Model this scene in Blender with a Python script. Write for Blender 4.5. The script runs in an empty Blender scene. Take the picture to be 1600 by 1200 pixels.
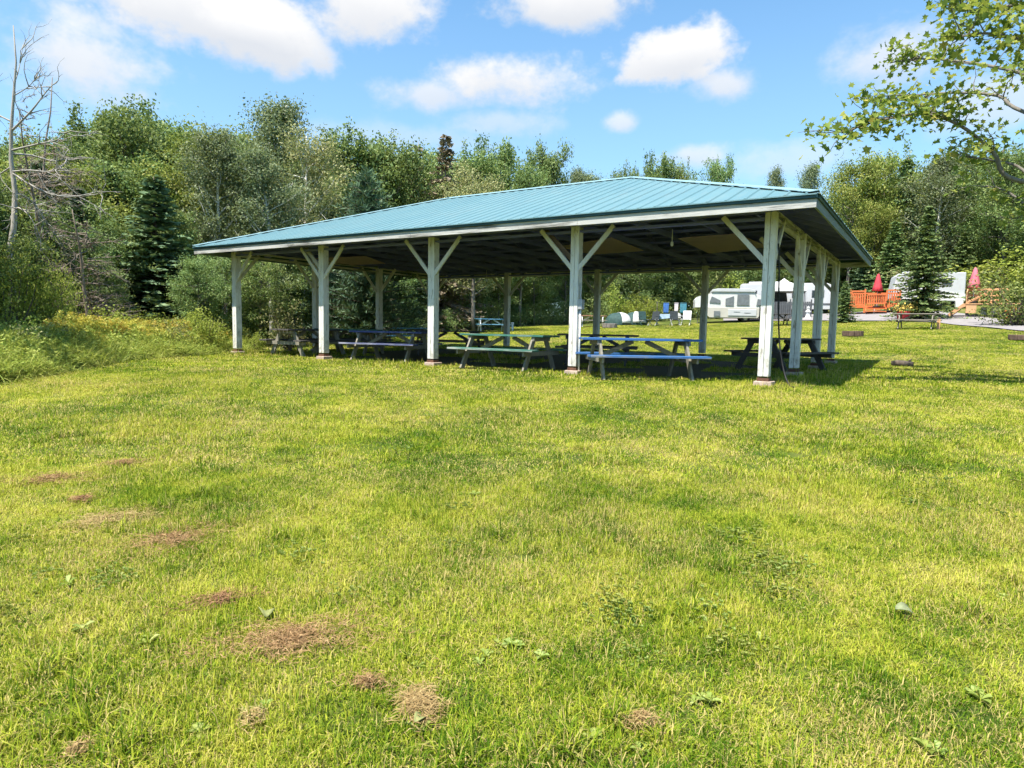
import bpy, math, random
import numpy as np
from mathutils import Matrix, Vector

scene = bpy.context.scene
COL = scene.collection
R_ = math.radians

# ------------------------------------------------------------------ camera
FPX, PIT, ROL, YAW = 1025.24, .0860, .0187, .5679      # focal length in pixels of a 1600 wide frame
CAM = np.array([2.4025, -11.798, .85])
FW = np.array([-math.sin(YAW)*math.cos(PIT), math.cos(YAW)*math.cos(PIT), -math.sin(PIT)])
_r = np.array([math.cos(YAW), math.sin(YAW), 0.0])
_u = np.cross(_r, FW)
RT = _r*math.cos(ROL) + _u*math.sin(ROL)
UP = -_r*math.sin(ROL) + _u*math.cos(ROL)
cd = bpy.data.cameras.new('camera')
cam = bpy.data.objects.new('camera', cd)
COL.objects.link(cam)
cd.sensor_width = 36.0
cd.lens = FPX/1600*36.0
cd.clip_start = .05
cd.clip_end = 3000
cam.matrix_world = Matrix(((RT[0], UP[0], -FW[0], CAM[0]), (RT[1], UP[1], -FW[1], CAM[1]),
                           (RT[2], UP[2], -FW[2], CAM[2]), (0, 0, 0, 1)))
scene.camera = cam

# ------------------------------------------------------------------ light and exposure
SUN = np.array([.085, .43, -.90]); SUN /= np.linalg.norm(SUN)      # the way the light travels
sd = bpy.data.lights.new('sun', 'SUN')
sd.energy = 4.6
sd.angle = R_(.53)
sd.color = (1.0, .945, .85)
sun = bpy.data.objects.new('sun', sd)
COL.objects.link(sun)
sun.rotation_euler = Vector(SUN).to_track_quat('-Z', 'Y').to_euler()
sun.location = (0, 0, 60)
vs = scene.view_settings
vs.view_transform = 'Standard'; vs.look = 'None'; vs.exposure = 1.3; vs.gamma = 1.0
vs.use_curve_mapping = False
scene.cycles.use_adaptive_sampling = True
scene.cycles.adaptive_threshold = .03
scene.cycles.max_bounces = 6
scene.cycles.diffuse_bounces = 3
scene.cycles.transmission_bounces = 4
scene.cycles.transparent_max_bounces = 4
scene.cycles.glossy_bounces = 2
scene.cycles.caustics_reflective = False
scene.cycles.caustics_refractive = False

def ray(x, y):
    return FW + RT*(x-800)/FPX + UP*(600-y)/FPX
def at_dist(x, y, D):
    'the point seen at photo pixel x,y at horizontal distance D'
    d = ray(x, y); return CAM + d*(D/math.hypot(d[0], d[1]))
def at_height(x, y, z):
    d = ray(x, y); return CAM + d*((z-CAM[2])/d[2])

# ------------------------------------------------------------------ sky with cumulus clouds
SKY_STRENGTH = .10
world = bpy.data.worlds.new('World')
scene.world = world
world.use_nodes = True
def build_sky():
    nt = world.node_tree; N = nt.nodes; L = nt.links
    N.clear()
    out = N.new('ShaderNodeOutputWorld'); bg = N.new('ShaderNodeBackground')
    L.new(bg.outputs[0], out.inputs[0]); bg.inputs[1].default_value = SKY_STRENGTH
    sky = N.new('ShaderNodeTexSky'); sky.sky_type = 'NISHITA'; sky.sun_disc = False
    sky.sun_elevation = math.asin(-SUN[2]); sky.sun_rotation = math.atan2(-SUN[0], -SUN[1])
    sky.air_density = 1.0; sky.dust_density = .3; sky.ozone_density = 2.5
    tc = N.new('ShaderNodeTexCoord')
    def math_(op, a, b=None, c=None, clamp=False):
        n = N.new('ShaderNodeMath'); n.operation = op; n.use_clamp = clamp
        for i, v in enumerate((a, b, c)):
            if v is None: continue
            if isinstance(v, (int, float)): n.inputs[i].default_value = v
            else: L.new(v, n.inputs[i])
        return n.outputs[0]
    def vdot(v):
        n = N.new('ShaderNodeVectorMath'); n.operation = 'DOT_PRODUCT'
        L.new(tc.outputs['Generated'], n.inputs[0]); n.inputs[1].default_value = tuple(v)
        return n.outputs['Value']
    def noise(scale, det, rough, off=(0, 0, 0), sx=1.0):
        m = N.new('ShaderNodeMapping'); m.inputs['Location'].default_value = off
        m.inputs['Scale'].default_value = (1, 1, sx)
        L.new(tc.outputs['Generated'], m.inputs[0])
        n = N.new('ShaderNodeTexNoise'); n.inputs['Scale'].default_value = scale
        n.inputs['Detail'].default_value = det; n.inputs['Roughness'].default_value = rough
        L.new(m.outputs[0], n.inputs['Vector']); return n.outputs[0]
    n1 = noise(7.0, 5, .60, (3.1, .4, 1.7), 1.5)
    n2 = noise(22.0, 4, .62, (1.1, 5.4, 2.7), 1.3)
    nz = math_('ADD', math_('MULTIPLY', math_('SUBTRACT', n1, .5), 1.45), math_('MULTIPLY', math_('SUBTRACT', n2, .5), .95))
    clouds = [  # photo x, y, half width, half height, strength
        (305, 6, 175, 62, 1.1), (430, 66, 95, 42, 1.0), (585, 12, 108, 64, 1.05), (120, 90, 110, 75, .75),
        (890, 0, 120, 38, 1.0), (772, 128, 138, 46, .92), (680, 150, 95, 34, .66), (770, 190, 110, 28, .45), (1072, 88, 88, 46, 1.35),
        (1125, 128, 60, 34, .7), (975, 192, 36, 20, .62), (1400, 88, 90, 48, .62), (1080, 242, 60, 22, .6),
        (1250, 250, 130, 30, .42), (640, 215, 190, 30, .34), (1560, 160, 120, 50, .5),
    ]
    dirs = []
    for x, y, a, b, s in clouds:
        d = ray(x, y); dirs.append((d/np.linalg.norm(d), a/FPX, b/FPX, s))
    rg = random.Random(5)
    for k in range(7):              # the same broken cumulus goes on round the rest of the sky
        az = YAW + 1.0 + (2*math.pi-2.0)*(k+rg.uniform(.2, .8))/7; el = rg.uniform(.22, .95)
        d = np.array([-math.sin(az)*math.cos(el), math.cos(az)*math.cos(el), math.sin(el)])
        dirs.append((d, rg.uniform(.14, .26), rg.uniform(.06, .11), rg.uniform(.6, 1)))
    dens = None; shade = None
    for d, a, b, s in dirs:
        ri = np.cross(d, (0, 0, 1)); ri /= np.linalg.norm(ri); up = np.cross(ri, d)
        c = math_('MAXIMUM', vdot(d), .05)
        ua = math_('DIVIDE', vdot(ri/a), c); vb = math_('DIVIDE', vdot(up/b), c)
        # flatter below than above
        e = math_('SQRT', math_('ADD', math_('MULTIPLY', ua, ua), math_('MULTIPLY', vb, vb)))
        q = math_('ADD', math_('SUBTRACT', 1.0, e), nz)
        q = math_('MULTIPLY', math_('SMOOTH_MIN', math_('MULTIPLY', q, 1.5), 1.0, .35), s)
        if dens is None: dens, shade = q, math_('MULTIPLY', vb, math_('MAXIMUM', q, 0))
        else:
            dens = math_('MAXIMUM', dens, q)
            shade = math_('ADD', shade, math_('MULTIPLY', vb, math_('MAXIMUM', q, 0)))
    mr = N.new('ShaderNodeMapRange'); mr.interpolation_type = 'SMOOTHSTEP'
    L.new(dens, mr.inputs[0]); mr.inputs[1].default_value = .0; mr.inputs[2].default_value = .95
    mr.inputs[4].default_value = .96
    sh = N.new('ShaderNodeMapRange'); L.new(math_('ADD', shade, math_('MULTIPLY', nz, .35)), sh.inputs[0])
    sh.inputs[1].default_value = -.55; sh.inputs[2].default_value = .35
    cr = N.new('ShaderNodeMix'); cr.data_type = 'RGBA'; L.new(sh.outputs[0], cr.inputs[0])
    cr.inputs[6].default_value = (3.25, 3.35, 3.55, 1); cr.inputs[7].default_value = (4.3, 4.25, 4.2, 1)
    # a thin even veil that thickens towards the horizon, as in the picture
    el = vdot((0, 0, 1))
    veil = N.new('ShaderNodeMapRange'); L.new(el, veil.inputs[0])
    veil.inputs[1].default_value = 0; veil.inputs[2].default_value = .55; veil.inputs[3].default_value = .50; veil.inputs[4].default_value = .0
    gain = N.new('ShaderNodeMix'); gain.data_type = 'RGBA'; gain.blend_type = 'MULTIPLY'; gain.inputs[0].default_value = 1
    L.new(sky.outputs[0], gain.inputs[6]); gain.inputs[7].default_value = (.64, .98, 1.06, 1)
    vm = N.new('ShaderNodeMix'); vm.data_type = 'RGBA'; L.new(veil.outputs[0], vm.inputs[0])
    L.new(gain.outputs[2], vm.inputs[6]); vm.inputs[7].default_value = (2.9, 3.55, 4.05, 1)
    mx = N.new('ShaderNodeMix'); mx.data_type = 'RGBA'
    L.new(mr.outputs[0], mx.inputs[0]); L.new(vm.outputs[2], mx.inputs[6]); L.new(cr.outputs[2], mx.inputs[7])
    L.new(mx.outputs[2], bg.inputs[0])
build_sky()
world.cycles.sampling_method = 'MANUAL'
world.cycles.sample_map_resolution = 256

# ------------------------------------------------------------------ helpers
class MB:
    'collects boxes, bars, tubes and leaves; build() links them as ONE mesh object'
    def __init__(s): s.V = []; s.F = []; s.n = 0
    def add(s, V, F):
        V = [tuple(map(float, v)) for v in V]
        s.V += V; s.F += [tuple(i+s.n for i in f) for f in F]; s.n += len(V); return s
    def box(s, c, d, M=None):
        hx, hy, hz = d[0]/2, d[1]/2, d[2]/2
        P = [(x, y, z) for z in (-hz, hz) for y in (-hy, hy) for x in (-hx, hx)]
        if M is not None: P = [tuple(M @ Vector(p)) for p in P]
        P = [(p[0]+c[0], p[1]+c[1], p[2]+c[2]) for p in P]
        return s.add(P, [(0, 2, 3, 1), (4, 5, 7, 6), (0, 1, 5, 4), (2, 6, 7, 3), (0, 4, 6, 2), (1, 3, 7, 5)])
    def bar(s, p0, p1, w, h, up=(0, 0, 1), off=0):
        'a straight piece of timber from p0 to p1, h measured along up'
        p0 = Vector(p0); p1 = Vector(p1); d = (p1-p0).normalized(); u = Vector(up)
        u = (u - d*u.dot(d)).normalized(); b = d.cross(u)
        P = []
        for p in (p0, p1):
            for i, j in ((-1, -1), (1, -1), (1, 1), (-1, 1)): P.append(p + b*(i*w/2) + u*(j*h/2+off))
        return s.add(P, [(3, 2, 1, 0), (4, 5, 6, 7), (0, 1, 5, 4), (1, 2, 6, 5), (2, 3, 7, 6), (3, 0, 4, 7)])
    def tube(s, pts, rad, n=7, cap=True):
        pts = [Vector(p) for p in pts]; m = len(pts)
        if not hasattr(rad, '__len__'): rad = [rad]*m
        ref = Vector((0, 0, 1)) if abs((pts[-1]-pts[0]).normalized().z) < .9 else Vector((1, 0, 0))
        P = []
        for i in range(m):
            d = (pts[min(i+1, m-1)]-pts[max(i-1, 0)]).normalized()
            a = (ref - d*ref.dot(d)).normalized(); b = d.cross(a)
            for k in range(n):
                t = 2*math.pi*k/n; P.append(pts[i] + (a*math.cos(t)+b*math.sin(t))*rad[i])
        F = [(i*n+k, i*n+(k+1) % n, (i+1)*n+(k+1) % n, (i+1)*n+k) for i in range(m-1) for k in range(n)]
        if cap: F += [tuple(range(n))[::-1], tuple((m-1)*n+k for k in range(n))]
        return s.add(P, F)
    def lathe(s, prof, n=16, c=(0, 0, 0), wob=None):
        P = []
        for r, z in prof:
            for k in range(n):
                t = 2*math.pi*k/n; q = r*(1 if wob is None else wob(k, z)); P.append((c[0]+q*math.cos(t), c[1]+q*math.sin(t), c[2]+z))
        m = len(prof)
        F = [(i*n+k, i*n+(k+1) % n, (i+1)*n+(k+1) % n, (i+1)*n+k) for i in range(m-1) for k in range(n)]
        F += [tuple(range(n))[::-1], tuple((m-1)*n+k for k in range(n))]
        return s.add(P, F)
    def prism(s, poly, axis, a, b):
        'poly in the plane across axis (0=x,1=y,2=z), drawn out from a to b'
        def mk(p, t):
            q = list(p); q.insert(axis, t); return tuple(q)
        n = len(poly)
        return s.add([mk(p, a) for p in poly]+[mk(p, b) for p in poly],
                     [tuple(range(n))[::-1], tuple(range(n, 2*n))]+[(i, (i+1) % n, n+(i+1) % n, n+i) for i in range(n)])
    def mesh(s, name, mat, smooth=False):
        me = bpy.data.meshes.new(name); me.from_pydata(s.V, [], s.F)
        if mat is not None: me.materials.append(mat)
        if smooth: me.polygons.foreach_set('use_smooth', [True]*len(me.polygons))
        me.update(); return me
    def build(s, name, mat, parent=None, smooth=False, bevel=0):
        o = link(name, s.mesh(name, mat, smooth), parent)
        if bevel:
            b = o.modifiers.new('bevel', 'BEVEL'); b.width = bevel; b.segments = 2; b.limit_method = 'ANGLE'
        return o
def link(name, data, parent=None):
    o = bpy.data.objects.new(name, data); COL.objects.link(o)
    if parent is not None: o.parent = parent
    return o
def tag(o, label=None, cat=None, group=None, kind=None):
    if label: o['label'] = label
    if cat: o['category'] = cat
    if group: o['group'] = group
    if kind: o['kind'] = kind
    return o
def thing(name, label, cat, loc=(0, 0, 0), rz=0.0, group=None):
    o = bpy.data.objects.new(name, None); COL.objects.link(o); o.empty_display_size = .2
    o.location = tuple(float(v) for v in loc); o.rotation_euler = (0, 0, rz)
    return tag(o, label, cat, group)
def np_mesh(name, V, F, mat, attr=None, smooth=False):
    'mesh from numpy arrays: F is (n,3) or (n,4); attr is (nverts,3)'
    V = np.asarray(V, np.float32); F = np.asarray(F, np.int32); k = F.shape[1]
    me = bpy.data.meshes.new(name)
    me.vertices.add(len(V)); me.vertices.foreach_set('co', V.ravel())
    me.loops.add(F.size); me.loops.foreach_set('vertex_index', F.ravel())
    me.polygons.add(len(F)); me.polygons.foreach_set('loop_start', np.arange(0, F.size, k, dtype=np.int32))
    if smooth: me.polygons.foreach_set('use_smooth', np.ones(len(F), bool))
    if attr is not None:
        a = me.attributes.new('v', 'FLOAT_COLOR', 'POINT')
        c = np.ones((len(V), 4), np.float32); c[:, :3] = attr; a.data.foreach_set('color', c.ravel())
    if mat is not None: me.materials.append(mat)
    me.update(calc_edges=True); me.validate(); return me
def join_np(parts):
    Vs, Fs, As, n = [], [], [], 0
    for V, F, A in parts:
        Vs.append(V); Fs.append(F+n); As.append(A); n += len(V)
    return np.concatenate(Vs), np.concatenate(Fs), np.concatenate(As)

# ------------------------------------------------------------------ terrain
BL, BW = 3.6543, 2.9043               # post spacing along the front and along the side
PAV = (-4*BL, 0.0, 0.0, 3*BW)     # post rectangle x0, x1, y0, y1
def smooth(a, b, x):
    t = np.clip((x-a)/(b-a), 0, 1); return t*t*(3-2*t)
def ground(x, y):
    x = np.asarray(x, float); y = np.asarray(y, float)
    dx = x-CAM[0]; dy = y-CAM[1]
    t = -dx*math.sin(YAW)+dy*math.cos(YAW); l = dx*math.cos(YAW)+dy*math.sin(YAW)
    D = np.hypot(dx, dy)
    near = np.interp(t, [-60, -10, 0, 5, 10, 13.6, 20.4], [-2.4, -.95, -.64, -.38, -.13, -.03, .03])
    sl = .035+.045*np.clip(l/np.maximum(t, 1.0), -.45, .65)
    far = np.maximum(np.minimum(D, 62)-20.4, 0)*sl+np.maximum(D-62, 0)*sl*.5
    lr = l/np.maximum(t, 1.0)
    far = far+np.maximum(np.minimum(D, 80)-42, 0)*.045*np.clip((lr-.35)/.2, 0, 1)
    far = np.where(t > 0, far, 0)
    z = near+far
    ex = np.maximum(np.maximum(PAV[0]-x, x-PAV[1]), 0); ey = np.maximum(np.maximum(PAV[2]-y, y-PAV[3]), 0)
    w = 1-smooth(.3, 5.5, np.hypot(ex, ey))
    pad = -.075+.0075*np.clip(y, -3, 10)
    z = z*(1-w)+pad*w
    z = z+.018*np.sin(x*.9+1.3*np.sin(y*.35))*np.cos(y*.75+.6)*(1-w)+.03*np.sin(x*.31+2)*np.sin(y*.27)*(1-w)
    return z
def gz(x, y): return float(ground(x, y))
def on_ground(px, D, y=500):
    p = at_dist(px, y, D); p[2] = gz(p[0], p[1]); return p
def facing(p):
    'rotation about z that turns local -Y towards the camera'
    d = CAM-np.asarray(p); return math.atan2(d[1], d[0])+math.pi/2
# ------------------------------------------------------------------ materials
def new_mat(name):
    m = bpy.data.materials.new(name); m.use_nodes = True
    nt = m.node_tree; nt.nodes.clear()
    out = nt.nodes.new('ShaderNodeOutputMaterial'); return m, nt, out
class NT:
    def __init__(s, nt): s.nt = nt; s.N = nt.nodes; s.L = nt.links
    def n(s, t, **kw):
        k = s.N.new(t)
        for a, b in kw.items(): setattr(k, a, b)
        return k
    def put(s, sock, v):
        if isinstance(v, (int, float)): sock.default_value = v
        elif isinstance(v, tuple): sock.default_value = v if len(v) == 4 or sock.type == 'VECTOR' else v+(1,)
        else: s.L.new(v, sock)
    def noise(s, scale, det=4, rough=.55, vec=None, dist=0):
        k = s.n('ShaderNodeTexNoise'); k.inputs['Scale'].default_value = scale; k.inputs['Detail'].default_value = det
        k.inputs['Roughness'].default_value = rough; k.inputs['Distortion'].default_value = dist
        if vec is not None: s.L.new(vec, k.inputs['Vector'])
        return k.outputs[0]
    def mix(s, f, a, b, mode='MIX'):
        k = s.n('ShaderNodeMix', data_type='RGBA', blend_type=mode)
        s.put(k.inputs[0], f); s.put(k.inputs[6], a); s.put(k.inputs[7], b); return k.outputs[2]
    def rng(s, v, a, b, c=0.0, d=1.0):
        k = s.n('ShaderNodeMapRange'); s.put(k.inputs[0], v)
        for i, q in enumerate((a, b, c, d)): k.inputs[i+1].default_value = q
        return k.outputs[0]
    def math(s, op, a, b=0.0):
        k = s.n('ShaderNodeMath', operation=op); s.put(k.inputs[0], a); s.put(k.inputs[1], b); return k.outputs[0]
    def ramp(s, f, stops):
        k = s.n('ShaderNodeValToRGB'); s.L.new(f, k.inputs[0]); e = k.color_ramp.elements
        while len(e) < len(stops): e.new(.5)
        for i, (p, c) in enumerate(stops): e[i].position = p; e[i].color = c+(1,)
        return k.outputs[0]
    def mapping(s, vec, scale=(1, 1, 1), loc=(0, 0, 0)):
        k = s.n('ShaderNodeMapping'); s.L.new(vec, k.inputs[0]); k.inputs['Scale'].default_value = scale
        k.inputs['Location'].default_value = loc; return k.outputs[0]
    def objco(s): return s.n('ShaderNodeTexCoord').outputs['Object']
    def pos(s): return s.n('ShaderNodeNewGeometry').outputs['Position']
    def rnd(s): return s.n('ShaderNodeObjectInfo').outputs['Random']
    def bump(s, h, st=.3, d=.01):
        k = s.n('ShaderNodeBump'); k.inputs['Strength'].default_value = st; k.inputs['Distance'].default_value = d
        s.L.new(h, k.inputs['Height']); return k.outputs[0]
    def bsdf(s, out, col, rough=.6, metal=0.0, bump=None, spec=.5, coat=0.0):
        b = s.n('ShaderNodeBsdfPrincipled'); s.put(b.inputs['Base Color'], col); s.put(b.inputs['Roughness'], rough)
        b.inputs['Metallic'].default_value = metal; b.inputs['Specular IOR Level'].default_value = spec
        b.inputs['Coat Weight'].default_value = coat
        if bump is not None: s.L.new(bump, b.inputs['Normal'])
        s.L.new(b.outputs[0], out.inputs[0]); return b

def post_mat():
    m, nt, out = new_mat('post_paint'); k = NT(nt); oc = k.objco(); nz = k.noise(2.5, 7, .6, k.mapping(oc, (10, 10, 1.2)))
    c = k.mix(k.rng(nz, .35, .7), (.70, .69, .655), (.57, .56, .52))
    wv = k.noise(5, 8, .7, k.mapping(oc, (3, 3, .8), (.3, .9, 4.1))); c = k.mix(k.rng(wv, .56, .66), c, (.30, .28, .23))
    sx = k.n('ShaderNodeSeparateXYZ'); k.L.new(oc, sx.inputs[0]); al = k.noise(1.6, 5, .6, k.mapping(oc, (2, 2, .8), (5, 1, 2)))
    g = k.math('MULTIPLY', k.rng(sx.outputs[2], 1.4, 2.8), k.rng(al, .38, .62)); c = k.mix(k.math('MULTIPLY', g, .22), c, (.38, .38, .27))
    mud = k.math('MULTIPLY', k.rng(sx.outputs[2], .75, .05), k.rng(k.noise(9, 6, .7, oc), .42, .62)); c = k.mix(k.math('MULTIPLY', mud, .7), c, (.20, .17, .10))
    k.bsdf(out, c, .6, 0, k.bump(nz, .2, .006), .3); return m

def plain(name, col, rough=.6, metal=0.0, var=.25, scale=6.0, spec=.4):
    'a paint, plastic or cloth with slight stains'
    m, nt, out = new_mat(name); k = NT(nt)
    nz = k.noise(scale, 5, .6, k.objco())
    c2 = tuple(v*(1-var) for v in col)
    k.bsdf(out, k.mix(k.rng(nz, .35, .7), col, c2), k.rng(nz, .3, .7, rough, min(1, rough+.15)), metal, None, spec)
    return m
def foliage(name, stops, trans=.40, rough=.55, hue=.10):
    'leaves: colour by the leaf (v.r), its spray (v.g) and the plant (object random)'
    m, nt, out = new_mat(name); k = NT(nt)
    a = k.n('ShaderNodeAttribute', attribute_name='v'); sp = k.n('ShaderNodeSeparateColor'); k.L.new(a.outputs['Color'], sp.inputs[0])
    f = k.math('ADD', k.math('MULTIPLY', sp.outputs[0], .45), k.math('MULTIPLY', sp.outputs[1], .55))
    f = k.math('ADD', f, k.math('MULTIPLY', k.math('SUBTRACT', k.rnd(), .5), .30))
    c = k.ramp(f, stops)
    hs = k.n('ShaderNodeHueSaturation'); k.put(hs.inputs['Hue'], k.rng(k.rnd(), 0, 1, .5-hue*.22, .5+hue*.22)); k.L.new(c, hs.inputs['Color'])
    c = hs.outputs[0]
    b = k.n('ShaderNodeBsdfPrincipled'); k.L.new(c, b.inputs['Base Color']); b.inputs['Roughness'].default_value = rough
    b.inputs['Specular IOR Level'].default_value = .15
    t = k.n('ShaderNodeBsdfTranslucent'); k.L.new(k.mix(.35, c, (.35, .42, .05), 'MIX'), t.inputs[0])
    mx = k.n('ShaderNodeMixShader'); mx.inputs[0].default_value = trans
    k.L.new(b.outputs[0], mx.inputs[1]); k.L.new(t.outputs[0], mx.inputs[2]); k.L.new(mx.outputs[0], out.inputs[0])
    return m
def bark(name, c1, c2, scale=(6, 6, 1.2), marks=None):
    m, nt, out = new_mat(name); k = NT(nt)
    v = k.mapping(k.objco(), scale); nz = k.noise(3, 7, .65, v)
    c = k.ramp(nz, [(.3, c1), (.7, c2)])
    if marks:
        q = k.noise(2.2, 4, .6, k.mapping(k.objco(), (2.5, 2.5, 9))); c = k.mix(k.rng(q, .60, .68), c, marks)
    k.bsdf(out, c, .85, 0, k.bump(nz, .6, .02), .2); return m
def wood(name, c1, c2, grain=(14, 14, 1.0), rough=.75, worn=None, wear=(.56, .66), ax=None, bump=.35):
    'timber; with worn, paint that has come off in patches and shows the grey wood'
    m, nt, out = new_mat(name); k = NT(nt)
    oc = k.objco(); v = k.mapping(oc, grain, (1.7, 2.3, .4))
    nz = k.noise(2.5, 7, .6, v); big = k.noise(1.1, 4, .6, oc)
    c = k.mix(k.rng(nz, .3, .72), c1, c2)
    c = k.mix(k.math('MULTIPLY', k.rng(big, .45, .75), .5), c, tuple(x*.6 for x in c1))
    if worn:
        wv = k.noise(3.4, 8, .68, k.mapping(oc, tuple(g*.22 for g in grain), (.3, .9, 4.1)))
        c = k.mix(k.rng(wv, *wear), c, k.mix(nz, worn, tuple(x*.45 for x in worn)))
    k.bsdf(out, c, rough, 0, k.bump(nz, bump, .006), .3); return m

M = {}
M['white_paint'] = wood('white_paint', (.64, .63, .59), (.52, .51, .46), (9, 9, 1.0), .6, (.33, .31, .25), (.62, .70), bump=.2)
M['white_paint_x'] = wood('white_paint_x', (.74, .73, .69), (.55, .54, .49), (1.0, 9, 9), .6, (.27, .26, .22), (.55, .63), bump=.2)
M['fascia_front'] = wood('fascia_front', (.52, .515, .49), (.36, .355, .34), (.8, 12, 12), .65, (.15, .145, .13), (.49, .60), bump=.3)
M['fascia_side'] = wood('fascia_side', (.20, .25, .27), (.14, .18, .20), (9, 1.0, 9), .6, (.36, .38, .36), (.58, .68), bump=.2)  # white fascia on the sides, its shade put into a darker blue-grey paint
M['white_paint_y'] = wood('white_paint_y', (.55, .55, .52), (.40, .40, .38), (9, 1.0, 9), .6, (.20, .21, .20), (.50, .60), bump=.2)
M['post_paint'] = post_mat()
M['red_foot'] = wood('red_foot', (.16, .075, .045), (.09, .045, .03), (6, 6, 6), .8)
M['pier'] = plain('pier', (.44, .34, .27), .9, 0, .4, 9)
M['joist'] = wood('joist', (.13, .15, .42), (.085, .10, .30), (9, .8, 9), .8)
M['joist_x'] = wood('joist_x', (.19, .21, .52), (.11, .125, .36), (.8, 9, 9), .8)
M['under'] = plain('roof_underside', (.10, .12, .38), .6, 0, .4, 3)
M['plywood'] = wood('plywood', (.40, .29, .32), (.33, .24, .26), (2, 7, 2), .8, bump=.1)
def roof_mat():
    m, nt, out = new_mat('roof_metal'); k = NT(nt); oc = k.objco()
    st = k.noise(2.0, 5, .6, k.mapping(oc, (.5, .5, .5))); fine = k.noise(30, 3, .6, oc)
    c = k.mix(k.rng(st, .35, .7), (.092, .188, .216), (.104, .204, .228))
    c = k.mix(k.math('MULTIPLY', k.rng(fine, .55, .8), .25), c, (.13, .20, .21))
    c = k.mix(k.math('MULTIPLY', k.rnd(), .35), c, (.125, .22, .24))
    sx = k.noise(7, 6, .65, k.mapping(oc, (1.4, .18, .18))); c = k.mix(k.math('MULTIPLY', k.rng(sx, .5, .72), .35), c, (.17, .22, .215))
    k.bsdf(out, c, k.rng(st, .3, .7, .5, .62), 0, k.bump(k.noise(1.2, 2, .5, oc), .08, .02), .35); return m
M['roof'] = roof_mat()
M['cap'] = plain('ridge_metal_highlight', (.20, .33, .36), .45, 0, .2, 4, .5)  # paler than the sheets: highlight along ridge and hips put into the colour
M['trim'] = plain('roof_trim', (.022, .075, .088), .5, 0, .3, 5)
M['cable'] = plain('cable', (.012, .012, .013), .5)
M['metal_grey'] = plain('metal_grey', (.42, .43, .44), .45, .3)
M['wood_grey'] = wood('wood_grey', (.30, .27, .22), (.17, .15, .125), (1.0, 12, 12), .85)
M['wood_leg'] = wood('wood_leg', (.27, .25, .20), (.15, .135, .11), (9, 9, 2), .85)
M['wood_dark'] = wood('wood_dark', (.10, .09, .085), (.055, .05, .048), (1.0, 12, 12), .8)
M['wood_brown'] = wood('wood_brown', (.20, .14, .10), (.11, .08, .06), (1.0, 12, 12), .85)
M['tb_blue'] = wood('table_blue', (.045, .15, .38), (.032, .11, .29), (1.0, 10, 10), .65, (.27, .28, .30), (.53, .65))
M['tb_navy'] = wood('table_navy', (.05, .07, .19), (.04, .055, .15), (1.0, 10, 10), .6, (.38, .37, .43), (.50, .63))
M['tb_green'] = wood('table_green', (.05, .17, .13), (.035, .12, .09), (1.0, 10, 10), .6, (.42, .45, .40), (.50, .63))
M['tb_pale'] = wood('table_pale', (.20, .45, .62), (.16, .38, .55), (1.0, 10, 10), .6, (.4, .42, .43), (.64, .72))
M['tb_rose'] = wood('table_rose', (.42, .20, .15), (.33, .15, .11), (1.0, 10, 10), .7)
M['rv_white'] = plain('rv_white', (.50, .51, .52), .35, 0, .12, 2, .5)
M['rv_cream'] = plain('rv_cream', (.50, .47, .41), .4, 0, .15, 2, .5)
M['canvas_white'] = plain('canvas_white', (.60, .60, .58), .8, 0, .12, 3)
M['canvas_grey'] = plain('canvas_grey', (.16, .18, .19), .8, 0, .3, 5)
M['canvas_dark'] = plain('canvas_dark', (.035, .045, .05), .75, 0, .4, 5)
M['tent_green'] = plain('tent_green', (.03, .075, .07), .7, 0, .4, 5)
M['glass'] = plain('dark_glass', (.012, .015, .018), .08, 0, .1, 3, .8)
M['rubber'] = plain('rubber', (.012, .012, .012), .8)
M['fence_grey'] = plain('fence_grey', (.085, .092, .10), .7, 0, .3, 4)
M['deck_orange'] = wood('deck_orange', (.60, .17, .055), (.47, .12, .04), (4, 4, 4), .6, bump=.1)
M['deck_tan'] = wood('deck_tan', (.62, .36, .19), (.50, .27, .13), (4, 4, 4), .7, bump=.1)
M['cloth_red'] = plain('cloth_red', (.62, .055, .075), .8, 0, .25, 4)
M['cloth_pink'] = plain('cloth_pink', (.68, .17, .22), .8, 0, .25, 4)
M['cloth_blue'] = plain('cloth_blue', (.06, .17, .47), .85, 0, .4, 9)
M['cloth_teal'] = plain('cloth_teal', (.07, .25, .33), .85, 0, .4, 9)
M['cloth_white'] = plain('cloth_white', (.70, .64, .66), .85, 0, .3, 9)
M['cloth_sky'] = plain('cloth_sky', (.45, .60, .76), .85, 0, .3, 5)
M['plastic_white'] = plain('plastic_white', (.74, .74, .73), .4, 0, .1, 3)
M['flower_yellow'] = plain('flower_yellow', (.70, .48, .10), .8, 0, .4, 20)
M['stone'] = plain('stone', (.24, .21, .19), .9, 0, .5, 8)
M['rust'] = plain('rust', (.13, .085, .06), .85, 0, .5, 9)
M['bark_grey'] = bark('bark_grey', (.10, .085, .07), (.22, .20, .17))
M['bark_birch'] = bark('bark_birch', (.62, .60, .55), (.72, .70, .66), (4, 4, 4), (.10, .09, .08))
M['bark_dead'] = bark('bark_dead', (.25, .23, .20), (.42, .40, .36), (5, 5, 1))
M['bark_brown'] = bark('bark_brown', (.075, .055, .042), (.15, .12, .095))
M['twig_brown'] = bark('twig_brown', (.16, .125, .095), (.30, .25, .20))
M['l_maple'] = foliage('leaf_maple', [(0.1, (0.081, 0.134, 0.045)), (0.5, (0.168, 0.252, 0.081)), (0.9, (0.314, 0.381, 0.146))], .3)
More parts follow.
